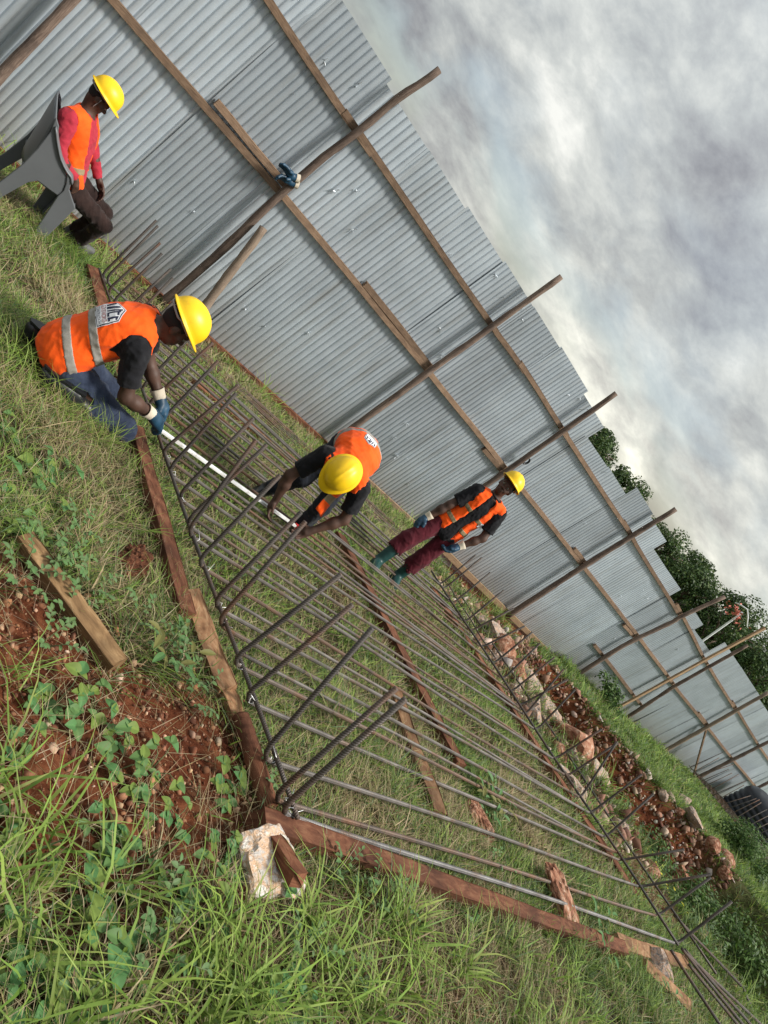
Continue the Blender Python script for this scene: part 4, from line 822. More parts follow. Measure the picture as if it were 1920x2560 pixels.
person(dict(label='worker standing inside the mat in open orange vest, maroon trousers and green rubber boots', base=(6.2, 5.1, .55), vx=.0085, sc=1.05,
    sk=dict(pelvis=(6.34, 5.33, 1.42), chest=(6.37, 5.345, 1.72), neck=(6.375, 5.36, 2.02), head=(6.355, 5.375, 2.185), sL=(6.53, 5.245, 1.955), eL=(6.56, 5.11, 1.67), wL=(6.445, 5.10, 1.405), kL=(6.40, 5.095, 1.31),
        sR=(6.205, 5.42, 1.91), eR=(6.13, 5.40, 1.59), wR=(6.075, 5.38, 1.30), kR=(6.045, 5.35, 1.205), hL=(6.43, 5.28, 1.39), nL=(6.38, 5.18, .99), aL=(6.40, 5.17, .64), tL=(6.32, 5.01, .60),
        hR=(6.25, 5.36, 1.39), nR=(6.06, 5.25, 1.02), aR=(6.005, 5.17, .64), tR=(5.90, 5.02, .59)),
    hup=(.03, .06, .99), face=(-.82, -.55, -.05), hat_tilt=-.22, handL=((-.7, .3, 0), (-.5, -.8, 0), .6), handR=((.6, -.2, 0), (-.3, -.9, 0), .6), gloves='LR', sleeve='short', shirt='black', trousers='maroon', boot='boot_green', boot_top=.62, knee_r=.088, calf_r=.096, open=(.02, .0), bands=((.18, 0), (.52, 0)), hem=.08, stripe='stripe_k', seed=3, untuck=True, shirt_hem=.13,
    patch=[(lambda S, C, P: S['chest'] + C[2] * .0 + C[0] * .115, lambda S, C, P: C[1] + C[0] * .35, lambda S, C, P: C[2], .065, False)]))
person(dict(label='worker seated on the grey chair in crimson shirt, open orange vest and brown trousers', base=(2.0, 7.3, .15), vx=.0085, sc=1.0,
    sk=dict(pelvis=(1.84, 7.25, .715), chest=(1.70, 7.28, .99), neck=(1.575, 7.29, 1.225), head=(1.575, 7.295, 1.385), sL=(1.635, 7.46, 1.185), eL=(1.85, 7.46, .98), wL=(2.06, 7.40, .835), kL=(2.135, 7.375, .785),
        sR=(1.49, 7.13, 1.12), eR=(1.60, 6.985, .875), wR=(1.835, 7.06, .80), kR=(1.89, 7.06, .735), hL=(1.90, 7.35, .70), nL=(2.30, 7.44, .63), aL=(2.25, 7.50, .22), tL=(2.39, 7.45, .16),
        hR=(1.91, 7.165, .67), nR=(2.32, 7.25, .605), aR=(2.33, 7.44, .235), tR=(2.46, 7.53, .175)), upP=(-.2, 0, .95),
    hup=(.28, .02, .95), face=(.90, -.06, -.36), hat_tilt=-.08, handL=((-.3, -.6, -.6), (-.3, 0, .9), .45), handR=((.3, .3, -.8), (.6, .6, 0), .5), sleeve='long', shirt='red', trousers='brown', boot='boot_grey', boot_top=.12, open=(.04, .03), bands=((.22, 0),), hem=.02, stripe='stripe_k', seed=4, strap=True))
# ------------------------------------------------------------------ rocks and clods
def rock_mesh(seed, sub=3, rough=.10, block=False):
    r_ = np.random.default_rng(seed); bm = bmesh.new(); bmesh.ops.create_icosphere(bm, subdivisions=sub, radius=.5); P = np.array([v.co[:] for v in bm.verts]); N = P / np.linalg.norm(P, axis=1)[:, None]
    d = np.full(len(P), .62)
    for _ in range(3 if block else 13): n_ = unit(r_.normal(size=3)); h = r_.uniform(.28, .46) if not block else r_.uniform(.44, .52); q = N @ n_; d = np.where(q > .05, np.minimum(d, h / np.maximum(q, .05)), d)
    if block:
        for n_ in np.vstack([np.eye(3), -np.eye(3)]) + r_.normal(size=(6, 3)) * .12: n_ = unit(n_); q = N @ n_; d = np.where(q > .05, np.minimum(d, r_.uniform(.36, .42) / np.maximum(q, .05)), d)
    for i in range(7): w = r_.normal(size=3) * (4 + 3.0 * i); d = d + rough * .20 / (1 + i * .6) * np.sin(N @ w * 1.0 + r_.uniform(0, 6) + 1.5 * np.sin(N @ (w[::-1] * .7)))
    d = d + r_.normal(size=len(P)) * .012
    Q = N * d[:, None]; 
    for v, q in zip(bm.verts, Q): v.co = q
    me = bpy.data.meshes.new('rock'); bm.to_mesh(me); bm.free(); return me
def put_rock(name, me, x, y, size, mat, label, cat='rock', group=None, sc=(1, 1, .7), rz=0., tilt=(0, 0), sink=.3, z=None):
    m2 = me if not len(me.materials) else me.copy()
    if len(m2.materials): m2.materials.clear()
    m2.materials.append(MAT[mat]); o = obj(name, m2); o.rotation_euler = (tilt[0], tilt[1], rz); o.scale = (size * sc[0], size * sc[1], size * sc[2])
    o.location = (x, y, (gzs(x, y) if z is None else z) + size * sc[2] * (.5 - sink)); return tag(o, label, cat, group)
RK = [rock_mesh(40 + i) for i in range(6)]; RKR = {}
def rockm(i, mat):
    k = (i % 6, mat)
    if k not in RKR: me = RK[i % 6].copy(); me.materials.append(MAT[mat]); RKR[k] = me
    return RKR[k]
big = rock_mesh(31, 4, .10, True)
put_rock('rock', big, 2.45, 1.12, .38, 'stone_pale', 'large pale pitted rock under the mat corner stake', sc=(1.05, .80, .52), rz=.15, sink=.42)
put_rock('soil_clod', rock_mesh(91, 4, .2), 2.10, 2.68, .21, 'clod', 'fist-sized red earth clod lying alone in the grass', 'clod', sc=(1, .85, .8), rz=1.0, sink=.05)
put_rock('rock', rock_mesh(15, 4), 5.05, 1.82, .42, 'stone_red', 'flat brick-red stone slab propped under the bars', sc=(.5, 1.0, .34), rz=.35, tilt=(.15, .1))
put_rock('rock', rock_mesh(18, 4), 5.72, 1.28, .75, 'stone_red', 'jagged red stone wedged across the near timber', sc=(.42, 1.0, .28), rz=.25, tilt=(.1, .0))
put_rock('rock', rock_mesh(19), 7.35, 1.02, .32, 'stone', 'grey crumbly stone beneath the pale plank at the mat corner', rz=.6)
RL = [(9.37, 4.98, .38), (8.95, 4.17, .40), (9.93, 4.42, .38), (9.67, 4.01, .42), (9.75, 3.72, .31), (10.0, 3.5, .36), (9.8, 3.2, .3), (9.4, 5.67, .34), (9.31, 5.95, .29), (9.48, 5.4, .34), (8.9, 4.55, .3), (10.6, 5.61, .38), (10.4, 5.17, .36), (8.66, 3.1, .31), (8.63, 2.89, .26), (10.1, 3.0, .31), (9.1, 5.2, .28), (9.9, 5.0, .34), (10.0, 5.5, .30), (9.15, 4.7, .25), (9.51, 2.65, .23), (10.0, 2.35, .19), (9.7, 6.2, .27), (8.9, 5.9, .2), (8.7, 6.1, .19), (9.25, 3.6, .2), (10.3, 4.6, .3), (9.0, 3.55, .22), (10.35, 4.1, .28), (9.6, 4.55, .3), (9.05, 6.3, .2), (9.9, 5.95, .26)]
for i, (x, y, s_) in enumerate(RL):
    rr = random.Random(i + 3); o = obj('rock', rockm(i, 'stone' if i % 3 else 'stone_red')); s_ *= 1.5 if i % 2 else 1.15; o.scale = (s_ * rr.uniform(.85, 1.25), s_ * rr.uniform(.8, 1.1), s_ * rr.uniform(.55, .9)); o.rotation_euler = (rr.uniform(-.3, .3), rr.uniform(-.3, .3), rr.uniform(0, 6.3))
    o.location = (x, y, gzs(x, y) - s_ * .06); tag(o, 'rough stone in the rubble heap between the mat and the trench', 'rock', 'rubble stones by the trench')
RF = [(16.03, 4.77, .27), (15.8, 4.5, .46), (16.43, 4.47, .24), (16.76, 4.36, .48), (17.45, 4.33, .37), (18.06, 4.41, .29), (15.52, 3.61, .43), (17.25, 3.85, .4), (18.94, 4.06, .34), (18.83, 5.3, .35), (16.2, 4.0, .4), (16.9, 3.6, .45), (17.8, 4.0, .4), (18.3, 3.7, .42), (17.4, 3.4, .4)]
for i, (x, y, s_) in enumerate(RF):
    rr = random.Random(i + 80); o = obj('rock', rockm(i + 2, 'stone_red' if i % 3 else 'stone')); s_ *= 1.0; o.scale = (s_ * rr.uniform(.85, 1.3), s_ * rr.uniform(.8, 1.1), s_ * rr.uniform(.6, .9)); o.rotation_euler = (rr.uniform(-.3, .3), rr.uniform(-.3, .3), rr.uniform(0, 6.3))
    o.location = (x, y, gzs(x, y) + s_ * .08); tag(o, 'red-stained stone on the far rim of the trench', 'rock', 'stones on the far trench rim')

LM = [('the loose timber', 1.64, 2.1), ('the lone red clod', 2.1, 2.68), ('the pale rock', 2.36, 1.09), ('the round stake', 2.57, 1.65), ('the split pale timber', 2.48, 2.3), ('the mud-caked timber', 3.4, 1.1), ('the bare soil patch', 1.8, 1.45), ('the lower left picture corner', 1.3, .6), ('the lower picture edge', 2.6, .6), ('the jagged red stone', 5.72, 1.28), ('the brick-red slab', 5.05, 1.82), ('the kneeling worker', 2.0, 3.9), ('the grey chair', 1.75, 8.0), ('the standing worker', 6.4, 7.4), ('the mat corner plank', 7.5, 1.0), ('the fence end of the rubble', 9.3, 6.2), ('the middle of the rubble', 9.4, 4.9), ('the timber under the far cross bar', 8.6, 3.6), ('the trench head', 10.4, 5.4), ('the yellow-flowered bush', 10.2, 3.4), ('the far corner of the mat', 9.4, 2.2), ('the red trench wall', 15.8, 4.6), ('the water tank', 18.8, 4.4), ('the shrub on the far slope', 16.6, 3.5), ('the fence brace', 18.5, 8.2), ('the long fence plank', 12.8, 8.2)]
def single_out(objs, phrase):
    by = {}
    for o in objs:
        x, y = o.location[0], o.location[1]; k = min(range(len(LM)), key=lambda i: (LM[i][1] - x) ** 2 + (LM[i][2] - y) ** 2); by.setdefault(k, []).append(((LM[k][1] - x) ** 2 + (LM[k][2] - y) ** 2, o))
    for k, l in by.items():
        for i, (_, o) in enumerate(sorted(l, key=lambda t: t[0])): o['label'] = f'{phrase}, {ORD[min(i, 21)]} one out from {LM[k][0]}' if len(l) > 1 else f'{phrase}, the one by {LM[k][0]}'
def tagged(g): return [o for o in COL.objects if o.get('group') == g]
# ------------------------------------------------------------------ chair of the seated worker
MAT['chair'] = plainm('grey_plastic', (.115, .122, .130), .42, spec=.45, var=.08, scale=3)
def grid_part(name, fn, nu, nv, parent, th=.007):
    V = [fn(i / nu, j / nv) for i in range(nu + 1) for j in range(nv + 1)]; Fc = [[i * (nv + 1) + j, (i + 1) * (nv + 1) + j, (i + 1) * (nv + 1) + j + 1, i * (nv + 1) + j + 1] for i in range(nu) for j in range(nv)]
    o = obj(name, np_mesh(name, V, Fc, True), MAT['chair'], parent); s_ = o.modifiers.new('s', 'SOLIDIFY'); s_.thickness = th; s_.offset = 0; return o
def interp(pts, t):
    t = t * (len(pts) - 1); k = min(int(t), len(pts) - 2); u = t - k; return [a + (b_ - a) * u for a, b_ in zip(pts[k], pts[k + 1])]
CB = (1.71, 7.265, .15); chair = empty('plastic_chair', CB); tag(chair, 'grey moulded plastic armchair in the grass by the fence', 'chair'); YN, YF_ = -.34, .27
SIDE = [(-.33, .97), (-.285, .85), (-.262, .666), (-.255, .487), (-.276, .226), (-.315, -.03), (-.225, -.03), (-.175, .213), (-.135, .40), (-.095, .468), (0, .478), (.081, .49), (.082, .56), (.062, .615), (.035, .66), (.005, .685), (-.05, .715), (-.11, .746), (-.20, .82), (-.27, .93)]
FLEG = [(.0, .705), (.045, .695), (.082, .655), (.11, .60), (.245, .515), (.252, .40), (.262, .10), (.272, -.03), (.185, -.03), (.172, .06), (.135, .25), (.085, .49), (.085, .56), (.06, .62), (.03, .665)]
def poly_part(name, outline, y, th, sg, parent):
    bm = bmesh.new(); f_ = bm.faces.new([bm.verts.new((x, y, z)) for x, z in outline]); r_ = bmesh.ops.extrude_face_region(bm, geom=[f_]); bmesh.ops.translate(bm, verts=[v for v in r_['geom'] if isinstance(v, bmesh.types.BMVert)], vec=(0, sg * th, 0))
    bmesh.ops.triangulate(bm, faces=[q for q in bm.faces if len(q.verts) > 4]); bmesh.ops.recalc_face_normals(bm, faces=bm.faces[:]); me = bpy.data.meshes.new(name); bm.to_mesh(me); bm.free(); o = obj(name, me, MAT['chair'], parent); bevel(o, .006, 2); return o
def back_fn(u, v):      # u across, v up
    y = YN + (YF_ - YN) * u; e = abs(2 * u - 1); return (-.20 - .115 * v - .05 * (1 - e ** 2.4), y, .45 + .50 * v + .06 * (1 - e ** 2.5) * v)
grid_part('backrest', back_fn, 18, 12, chair, .012)
grid_part('seat', lambda u, v: (-.24 + .46 * u, (YN + (YF_ - YN) * v) * .97, .455 + .03 * u - .02 * math.sin(math.pi * v) * math.sin(math.pi * min(1, u * 1.1))), 12, 10, chair, .02)
for q in (YN, YF_):
    sg = -1 if q < 0 else 1
    poly_part('side_shell', SIDE, q, .022, sg, chair); poly_part('front_leg', FLEG, q + sg * .004, .030, sg, chair)
    fr = [(.243, .512), (.250, .40), (.260, .10), (.270, -.03)]
    grid_part('leg_flange', lambda u, v, q=q, sg=sg: (interp(fr, u)[0] - .004, q - sg * (.07 - .03 * u) * v, interp(fr, u)[1]), 6, 3, chair, .01)
    arm = [(-.285, .915), (-.20, .832), (-.11, .758), (-.05, .727), (.005, .706), (.05, .70), (.09, .66)]
    grid_part('armrest', lambda u, v, q=q, sg=sg: (interp(arm, u)[0], q + sg * (.055 * v - .012), interp(arm, u)[1] + .008 - .015 * v ** 2), 14, 4, chair, .012)

# ------------------------------------------------------------------ things hung on the fence
for i, (dx, dz, rz_, cu) in enumerate(((0, 0, .0, .35), (-.05, .05, .35, .15))):
    w = V3((3.60 + dx, 8.345 - .02 * i, 2.045 + dz)); k_ = w + unit((-.93, -.05, -.30 + rz_)) * .10; g_, _ = blob('work_glove', hand_prims(w, k_, (0, -.6, -.6), (0, 0, 1), cu, infl=.008) + [('c', w, w + V3((.05, 0, .03)), .038, .042, .02)], .007, MAT['glove'], None, w); g_.location = Vector(w)
    tag(g_, ('blue rubber glove lying in the crook of the fence pole and rail', 'second blue glove with raised fingers behind the other on the rail')[i], 'glove')
    mb = MB(); mb.tube([Vector((.04, 0, .025)), Vector((.075, 0, .045))], [.044, .047], 14, False); obj('cuff', mb.mesh('cuff', True), MAT['cuff'], g_)
mb = MB(); 
for j in range(3): mb.tube([(.075 * math.cos(a) * (1 - .06 * j), -.012 * j, .062 * math.sin(a)) for a in np.linspace(0, 6.283, 25)], .013, 6, False)
coil = obj('hose_coil', mb.mesh('hose_coil', True), MAT['boot_black'], None, (9.66, 8.43, 2.17)); tag(coil, 'small black hose coil hung behind a fence pole above the standing worker', 'coil')

# ------------------------------------------------------------------ second rebar mat, water tank, behind the trench
cage = empty('rebar_mat', (26.5, 6.6, .5)); tag(cage, 'distant rebar mat with a comb of upright ends before the water tank', 'rebar mat')
def cage_bar(pts, r, mat='rebar_rust', nm='long_bar'):
    mb = MB(); mb.tube([Vector(p) - Vector((26.5, 6.6, .5)) for p in pts], r, 6); obj(nm, mb.mesh(nm, True), MAT[mat], cage)
for i in range(20):
    y = 8.0 - i * .155; z = gzs(26, y) + .28; rr = random.Random(i); h = rr.uniform(.85, 1.15); x = 25.6 + .05 * i
    cage_bar([(x + rr.uniform(-.1, .1), y + rr.uniform(-.12, .12), z + h), (x, y, z + .05), (x + .06, y, z), (x + 4.5, y, z)], .011, 'rebar_rust' if i % 3 else 'rebar_dark')
for k in range(7):
    x = 25.7 + k * .55; cage_bar([(x + .05 * 0, 8.1, gzs(26, 8.1) + .30), (x + 1.0, 4.9, gzs(26, 4.9) + .30)], .011, 'rebar_rust', 'cross_bar')
tank_m = plainm('black_polyethylene', (.012, .014, .020), .45, spec=.4, var=.1, scale=2)
tank = empty('water_tank', (31.0, 7.2, gzs(31, 7.2))); tag(tank, 'black plastic water tank with domed shoulder and lid beyond the rebar', 'water tank')
def lathe(name, prof, n, parent, mat, loc=(0, 0, 0)):
    V = []; Fc = []
    for r_, z in prof:
        for i in range(n): a = 2 * math.pi * i / n; V.append((r_ * math.cos(a), r_ * math.sin(a), z))
    for j in range(len(prof) - 1):
        for i in range(n): Fc.append([j * n + i, j * n + (i + 1) % n, (j + 1) * n + (i + 1) % n, (j + 1) * n + i])
    Fc.append([(len(prof) - 1) * n + i for i in range(n)]); return obj(name, np_mesh(name, V, Fc, True), mat, parent, loc)
lathe('tank_body', [(1.0, 0), (1.0, .08)] + [p for k in range(5) for p in ((1.0, .10 + k * .2), (1.03, .14 + k * .2), (1.03, .22 + k * .2), (1.0, .26 + k * .2))] + [(1.0, 1.1), (.97, 1.2), (.85, 1.34), (.6, 1.46), (.30, 1.52)], 40, tank, tank_m)
lathe('lid', [(.26, 1.50), (.26, 1.62), (.29, 1.62), (.29, 1.68), (.20, 1.72), (.02, 1.73)], 30, tank, tank_m)
mb = MB(); mb.tube([(-.72, -.25, 1.30), (-.80, -.28, 1.52), (-.86, -.30, 1.62)], [.10, .10, .095], 16); obj('inlet_neck', mb.mesh('inlet_neck', True), tank_m, tank)
# white pole with a hoop frame behind the fence
ht = empty('hoop_post', (41.2, 18.0, -.2)); tag(ht, 'white post with an angled white frame and faded red net behind the fence', 'post')
wm = plainm('white_paint', (.75, .76, .76), .5); b0 = Vector((41.2, 18.0, -.2))
mb = MB(); mb.tube([Vector((41.2, 18.05, -.2)) - b0, Vector((41.1, 18.31, 2.449)) - b0, Vector((40.98, 18.54, 4.53)) - b0, Vector((40.95, 18.6, 4.95)) - b0], .06, 8); obj('pole', mb.mesh('pole', True), wm, ht)
mb = MB(); mb.tube([Vector((40.70, 19.15, 4.90)) - b0, Vector((40.777, 18.935, 5.066)) - b0, Vector((40.93, 18.60, 5.22)) - b0, Vector((41.05, 18.30, 5.05)) - b0, Vector((41.25, 17.93, 4.72)) - b0], .04, 6); obj('frame', mb.mesh('frame', True), wm, ht)
mb = MB(); rr = random.Random(4); C_ = Vector((40.95, 18.7, 4.62)) - b0
for k in range(70):
    p = C_ + Vector((rr.uniform(-.25, .25), rr.gauss(0, .38), rr.gauss(0, .17))); a = Vector((rr.uniform(-1, 1), rr.uniform(-1, 1), rr.uniform(-1, 1))).normalized() * .14; b_ = Vector((rr.uniform(-1, 1), rr.uniform(-1, 1), rr.uniform(-1, 1))).normalized() * .10
    mb.add([p, p + a, p + a + b_, p + b_], [[0, 1, 2, 3]])
obj("net", mb.mesh("net"), plainm('faded_red', (.55, .16, .12), .8), ht)['kind'] = 'stuff'

# ------------------------------------------------------------------ vegetation
def leaf_cloud(P, N, size, cols, asp=.55, jit=.25):
    """one folded leaf (2 quads) per point"""
    n = len(P); r_ = rng; t = r_.normal(size=(n, 3)); t -= N * (t * N).sum(1)[:, None]; t /= np.linalg.norm(t, axis=1)[:, None]; b_ = np.cross(N, t)
    s = (size * r_.uniform(1 - jit, 1 + jit, n))[:, None]
    mid0 = P; mid1 = P + t * s; l_ = P + t * s * .5 + b_ * s * asp * .5 + N * s * .10; r2 = P + t * s * .5 - b_ * s * asp * .5 + N * s * .10
    V = np.stack([mid0, l_, mid1, r2], 1).reshape(-1, 3); i = np.arange(n)[:, None] * 4; Fc = np.concatenate([i + np.array([[0, 1, 2]]), i + np.array([[0, 2, 3]])], 1).reshape(-1, 3)
    return V, Fc, np.repeat(cols, 4, 0)
def pal(n, cs, w, var=.25):
    cs = np.array(cs); k = rng.choice(len(cs), n, p=np.array(w) / sum(w)); c = cs[k] * rng.uniform(1 - var, 1 + var, (n, 1)) * rng.uniform(.92, 1.08, (n, 3)); return np.clip(c, 0, 1)
TREE_G = [(.028, .055, .018), (.048, .088, .026), (.078, .125, .036), (.12, .165, .045)]
def tree(loc, h, rx, rz_, nleaf, leaf, label, seed, warm=0.0):
    r_ = np.random.default_rng(seed); root = empty('broadleaf_tree', loc); tag(root, label, 'tree', 'trees behind the fence')
    mb = MB(); mb.tube([(0, 0, -.3), (.1, .05, h * .3), (-.05, .1, h * .62), (0, 0, h * .85)], [.28, .2, .13, .05], 8, True, .1, seed)
    for k in range(7): a = k * .9 + r_.uniform(0, .5); mb.tube([(0, 0, h * (.3 + .05 * k)), (math.cos(a) * rx * .4, math.sin(a) * rx * .4, h * (.48 + .05 * k)), (math.cos(a) * rx * .8, math.sin(a) * rx * .8, h * (.58 + .045 * k))], [.10, .07, .025], 6)
    obj('trunk', mb.mesh('trunk', True), MAT['pole'], root)
    nb = 46; c = r_.normal(size=(nb, 3)); c /= np.linalg.norm(c, axis=1)[:, None]; c *= (r_.uniform(.35, 1.0, nb) ** .6)[:, None]; c = c * np.array([rx, rx, rz_]) + np.array([0, 0, h - rz_]); br = r_.uniform(.22, .42, nb) * rx
    k = r_.integers(0, nb, nleaf); n_ = r_.normal(size=(nleaf, 3)); n_ /= np.linalg.norm(n_, axis=1)[:, None]; P = c[k] + n_ * (br[k] * r_.uniform(.55, 1.08, nleaf) ** .8)[:, None] * np.array([1, 1, .75]); N = n_ + r_.normal(size=(nleaf, 3)) * .6 + np.array([0, 0, .5]); N /= np.linalg.norm(N, axis=1)[:, None]
    V, Fc, C = leaf_cloud(P, N, leaf, pal(nleaf, TREE_G, (2, 4, 3, 1 + warm)), .6); obj('crown', np_mesh('crown', V, Fc, False, cols=C), MAT['leaf'], root)
for i, a in enumerate([((42.5, 35.0, -.5), 5.2, 2.2, 1.7, 8000, .20, 'nearest small tree poking above the fence beside the notch in the sheets'), ((44.9, 31.6, -.5), 5.3, 2.1, 1.8, 8000, .20, 'loose-crowned tree above the raised fence sheet'),
    ((47.5, 28.4, -.5), 5.4, 2.4, 2.3, 10000, .20, 'dark bushy tree just before the tall tree mass'), ((49.2, 25.3, -.5), 5.8, 2.6, 2.6, 11000, .20, 'tall dense tree left of the white hoop post'), ((50.2, 22.2, -.5), 6.6, 2.8, 3.0, 12000, .20, 'tallest dark tree directly behind the hoop post'),
    ((51.5, 19.0, -.5), 6.5, 2.9, 3.1, 12000, .20, 'dense tree at the picture edge right of the hoop post'), ((53, 15.6, -.5), 6.2, 3.0, 3.1, 10000, .22, 'far dark tree low over the end of the fence'), ((57, 30, -.5), 6.0, 3.2, 2.6, 9000, .24, 'rear tree filling the gap behind the bushy tree'), ((60, 24, -.5), 7.0, 3.6, 3.2, 9000, .26, 'rear tree rising behind the hoop post')]): tree(*a, 300 + i)
# --- grass: one uncountable mass, blades as real geometry
def in_view(x, y, z, m_=.18):
    d = np.stack([x, y, z - CAMZ], -1); c = d @ np.array([AX_F[:], AX_Y[:], AX_U[:]]); f_ = 1922.
    u = c[:, 0] / np.maximum(c[:, 2], .01) * f_ / 1920; v = c[:, 1] / np.maximum(c[:, 2], .01) * f_ / 1920
    return (c[:, 2] > .2) & (np.abs(u) < .5 + m_) & (np.abs(v) < .667 + m_), c[:, 2]
def blades(x, y, h, w, lean, cols, z0=None, curve=None, base_az=None):
    n = len(x); z = gz(x, y) - .006 if z0 is None else z0; az = rng.uniform(0, 6.283, n) if base_az is None else base_az; D_ = np.stack([np.cos(az), np.sin(az), np.zeros(n)], -1)
    tw = rng.uniform(-.9, .9, n) + az + 1.57; W = np.stack([np.cos(tw), np.sin(tw), np.zeros(n)], -1); B = np.stack([x, y, z], -1); cur = rng.uniform(.3, 1.3, n) if curve is None else curve
    V = []; ts = (0, .38, .72, 1.0); wd = (1., .88, .55, .05); Cs = []
    for t, k in zip(ts, wd):
        ang = lean + cur * t * .9; hor = lean * t + cur * t * t * .55; up = t * (1 - .28 * cur * t * t - .12 * lean)
        p = B + D_ * (h * hor)[:, None] + np.array([0, 0, 1.]) * (h * np.maximum(up, .04))[:, None]
        V += [p - W * (w * k / 2)[:, None], p + W * (w * k / 2)[:, None]]; f_ = (.85 + .15 * t); Cs += [cols * f_, cols * f_]  # blades slightly darker at the root: occlusion shade painted into the colour
    V = np.stack(V, 1).reshape(-1, 3); C = np.stack(Cs, 1).reshape(-1, 3); i = np.arange(n)[:, None] * 8
    Fc = np.concatenate([i + np.array([[2 * k, 2 * k + 1, 2 * k + 3, 2 * k + 2]]) for k in range(3)], 1).reshape(-1, 4)
    return V, Fc, C
GREEN = [(.105, .180, .030), (.155, .245, .042), (.23, .325, .065), (.065, .110, .028), (.125, .200, .090), (.30, .36, .10)]
STRAW = [(.34, .27, .15), (.46, .38, .23), (.22, .155, .085), (.29, .26, .12)]
class Batch:
    def __init__(s): s.V = []; s.F = []; s.C = []; s.n = 0
    def add(s, t): s.V.append(t[0]); s.F.append(t[1] + s.n); s.C.append(t[2]); s.n += len(t[0])
    def build(s, name, label, cat='grass'):
        me = np_mesh(name, np.concatenate(s.V), np.concatenate(s.F), False, cols=np.concatenate(s.C)); return tag(obj(name, me, MAT['grass']), label, cat, kind='stuff')
def scatter(x0, x1, y0, y1, n, soilcut=1.0, clump=.5, cf=5.0, seedi=12):
    x = rng.uniform(x0, x1, n); y = rng.uniform(y0, y1, n); k = (rng.random(n) < (1 - soilcut * soilmask(x, y)) * np.clip(1 - clump + clump * (.5 + 1.1 * wav(x, y, cf, seedi, 5)), .05, 1))
    x, y = x[k], y[k]; v, d = in_view(x, y, gz(x, y)); return x[v], y[v], d[v]
def grassy(B, x0, x1, y0, y1, n, hr, wr, straw, soilcut=1.0, clump=.5, lean=(.1, .8), cf=5.0, bright=1.0, seedi=12):
    x, y, d = scatter(x0, x1, y0, y1, n // 9, soilcut, clump, cf, seedi); m_ = len(x)
    if not m_: return
    k = rng.integers(5, 16, m_); tid = np.repeat(np.arange(m_), k); far_ = np.clip(d[tid] * .004, .008, .05); ox = rng.normal(0, 1, len(tid)) * (.016 + far_); oy = rng.normal(0, 1, len(tid)) * (.016 + far_); cx_, cy_ = x, y
    th = rng.uniform(.6, 1.25, m_)[tid]; tcol = rng.uniform(.72, 1.3, (m_, 1))[tid]; tsel = rng.random(m_)[tid]; x = cx_[tid] + ox; y = cy_[tid] + oy; az = np.arctan2(oy, ox) + rng.normal(0, .7, len(tid)); d = d[tid]; m_ = len(x)
    loc = .55 + 1.1 * wav(x, y, 2.6, 16, 4); st = (.6 * tsel + .4 * rng.random(m_)) < straw * np.clip(1.35 - loc, .12, 2.1)
    c = np.clip(pal(m_, GREEN, (3, 4, 3, 3, 2, 1.2)) * bright * tcol, 0, .6); c[st] = pal(int(st.sum()), STRAW, (3, 2, 2, 2))
    h = rng.uniform(*hr, m_) * np.clip(.75 + .5 * wav(x, y, 3.0, 3, 5), .5, 1.35) * th; w = np.maximum(rng.uniform(*wr, m_), d * .0011)
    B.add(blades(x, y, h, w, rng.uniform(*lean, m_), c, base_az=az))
B = Batch()
grassy(B, .9, 6.5, .25, 2.7, 60000, (.06, .20), (.0036, .0085), .45, 1.0, .95, (.2, 1.3), 7.0, .85)         # rough ground in front
grassy(B, .9, 2.6, 2.3, 8.45, 52000, (.06, .18), (.0028, .006), .46, .9, .6, (.15, 1.2), 5.0)               # left of the mat
grassy(B, 2.4, 8.7, 1.1, 7.2, 100000, (.05, .15), (.0034, .0075), .30, .9, .62, (.15, 1.1), 4.0, 1.1)       # under the mat
grassy(B, 2.0, 9.8, 6.9, 8.5, 26000, (.05, .16), (.003, .006), .35, .8, .6, (.1, 1.0), 4.0)                 # along the fence foot
grassy(B, 6.3, 10.3, .0, 1.6, 26000, (.06, .18), (.003, .006), .25, .9, .6, (.15, 1.1), 4.0)                # right corner
grassy(B, 8.4, 18.5, .3, 8.4, 75000, (.08, .28), (.006, .012), .22, .80, .65, (.1, .8), 3.0, .85)           # trench
grassy(B, 13.2, 30, 4.0, 8.5, 34000, (.10, .36), (.009, .016), .16, 1.0, .8, (.1, .9), 3.5, 1.0)            # bank before the far fence
grassy(B, 16.5, 34, -.5, 5.5, 30000, (.15, .36), (.012, .02), .1, .9, .4, (.1, .7), 2.0, .9)
grassy(B, 9.9, 16, 1.0, 7.2, 30000, (.10, .30), (.006, .011), .30, .35, .9, (.1, .9), 4.0, .7)
B.build('grass', 'mixed green and dry grass covering the sloping ground')
# flat dry stalks
x1_, y1_, d1_ = scatter(.9, 9.5, .25, 8.4, 60000, .8, .7, 4.0, 20); x2_, y2_, d2_ = scatter(.95, 5.0, .3, 2.8, 22000, .75, .6, 5.0, 22); x = np.concatenate([x1_, x2_]); y = np.concatenate([y1_, y2_]); d = np.concatenate([d1_, d2_]); n = len(x)
Bs = Batch(); Bs.add(blades(x, y, rng.uniform(.04, .13, n), np.maximum(rng.uniform(.0015, .0035, n), d * .0007), rng.uniform(1.0, 2.2, n), pal(n, STRAW, (3, 3, 2, 1)), curve=rng.uniform(.1, .6, n))); Bs.build('dry_straw', 'dry straw lying flat between the living grass')
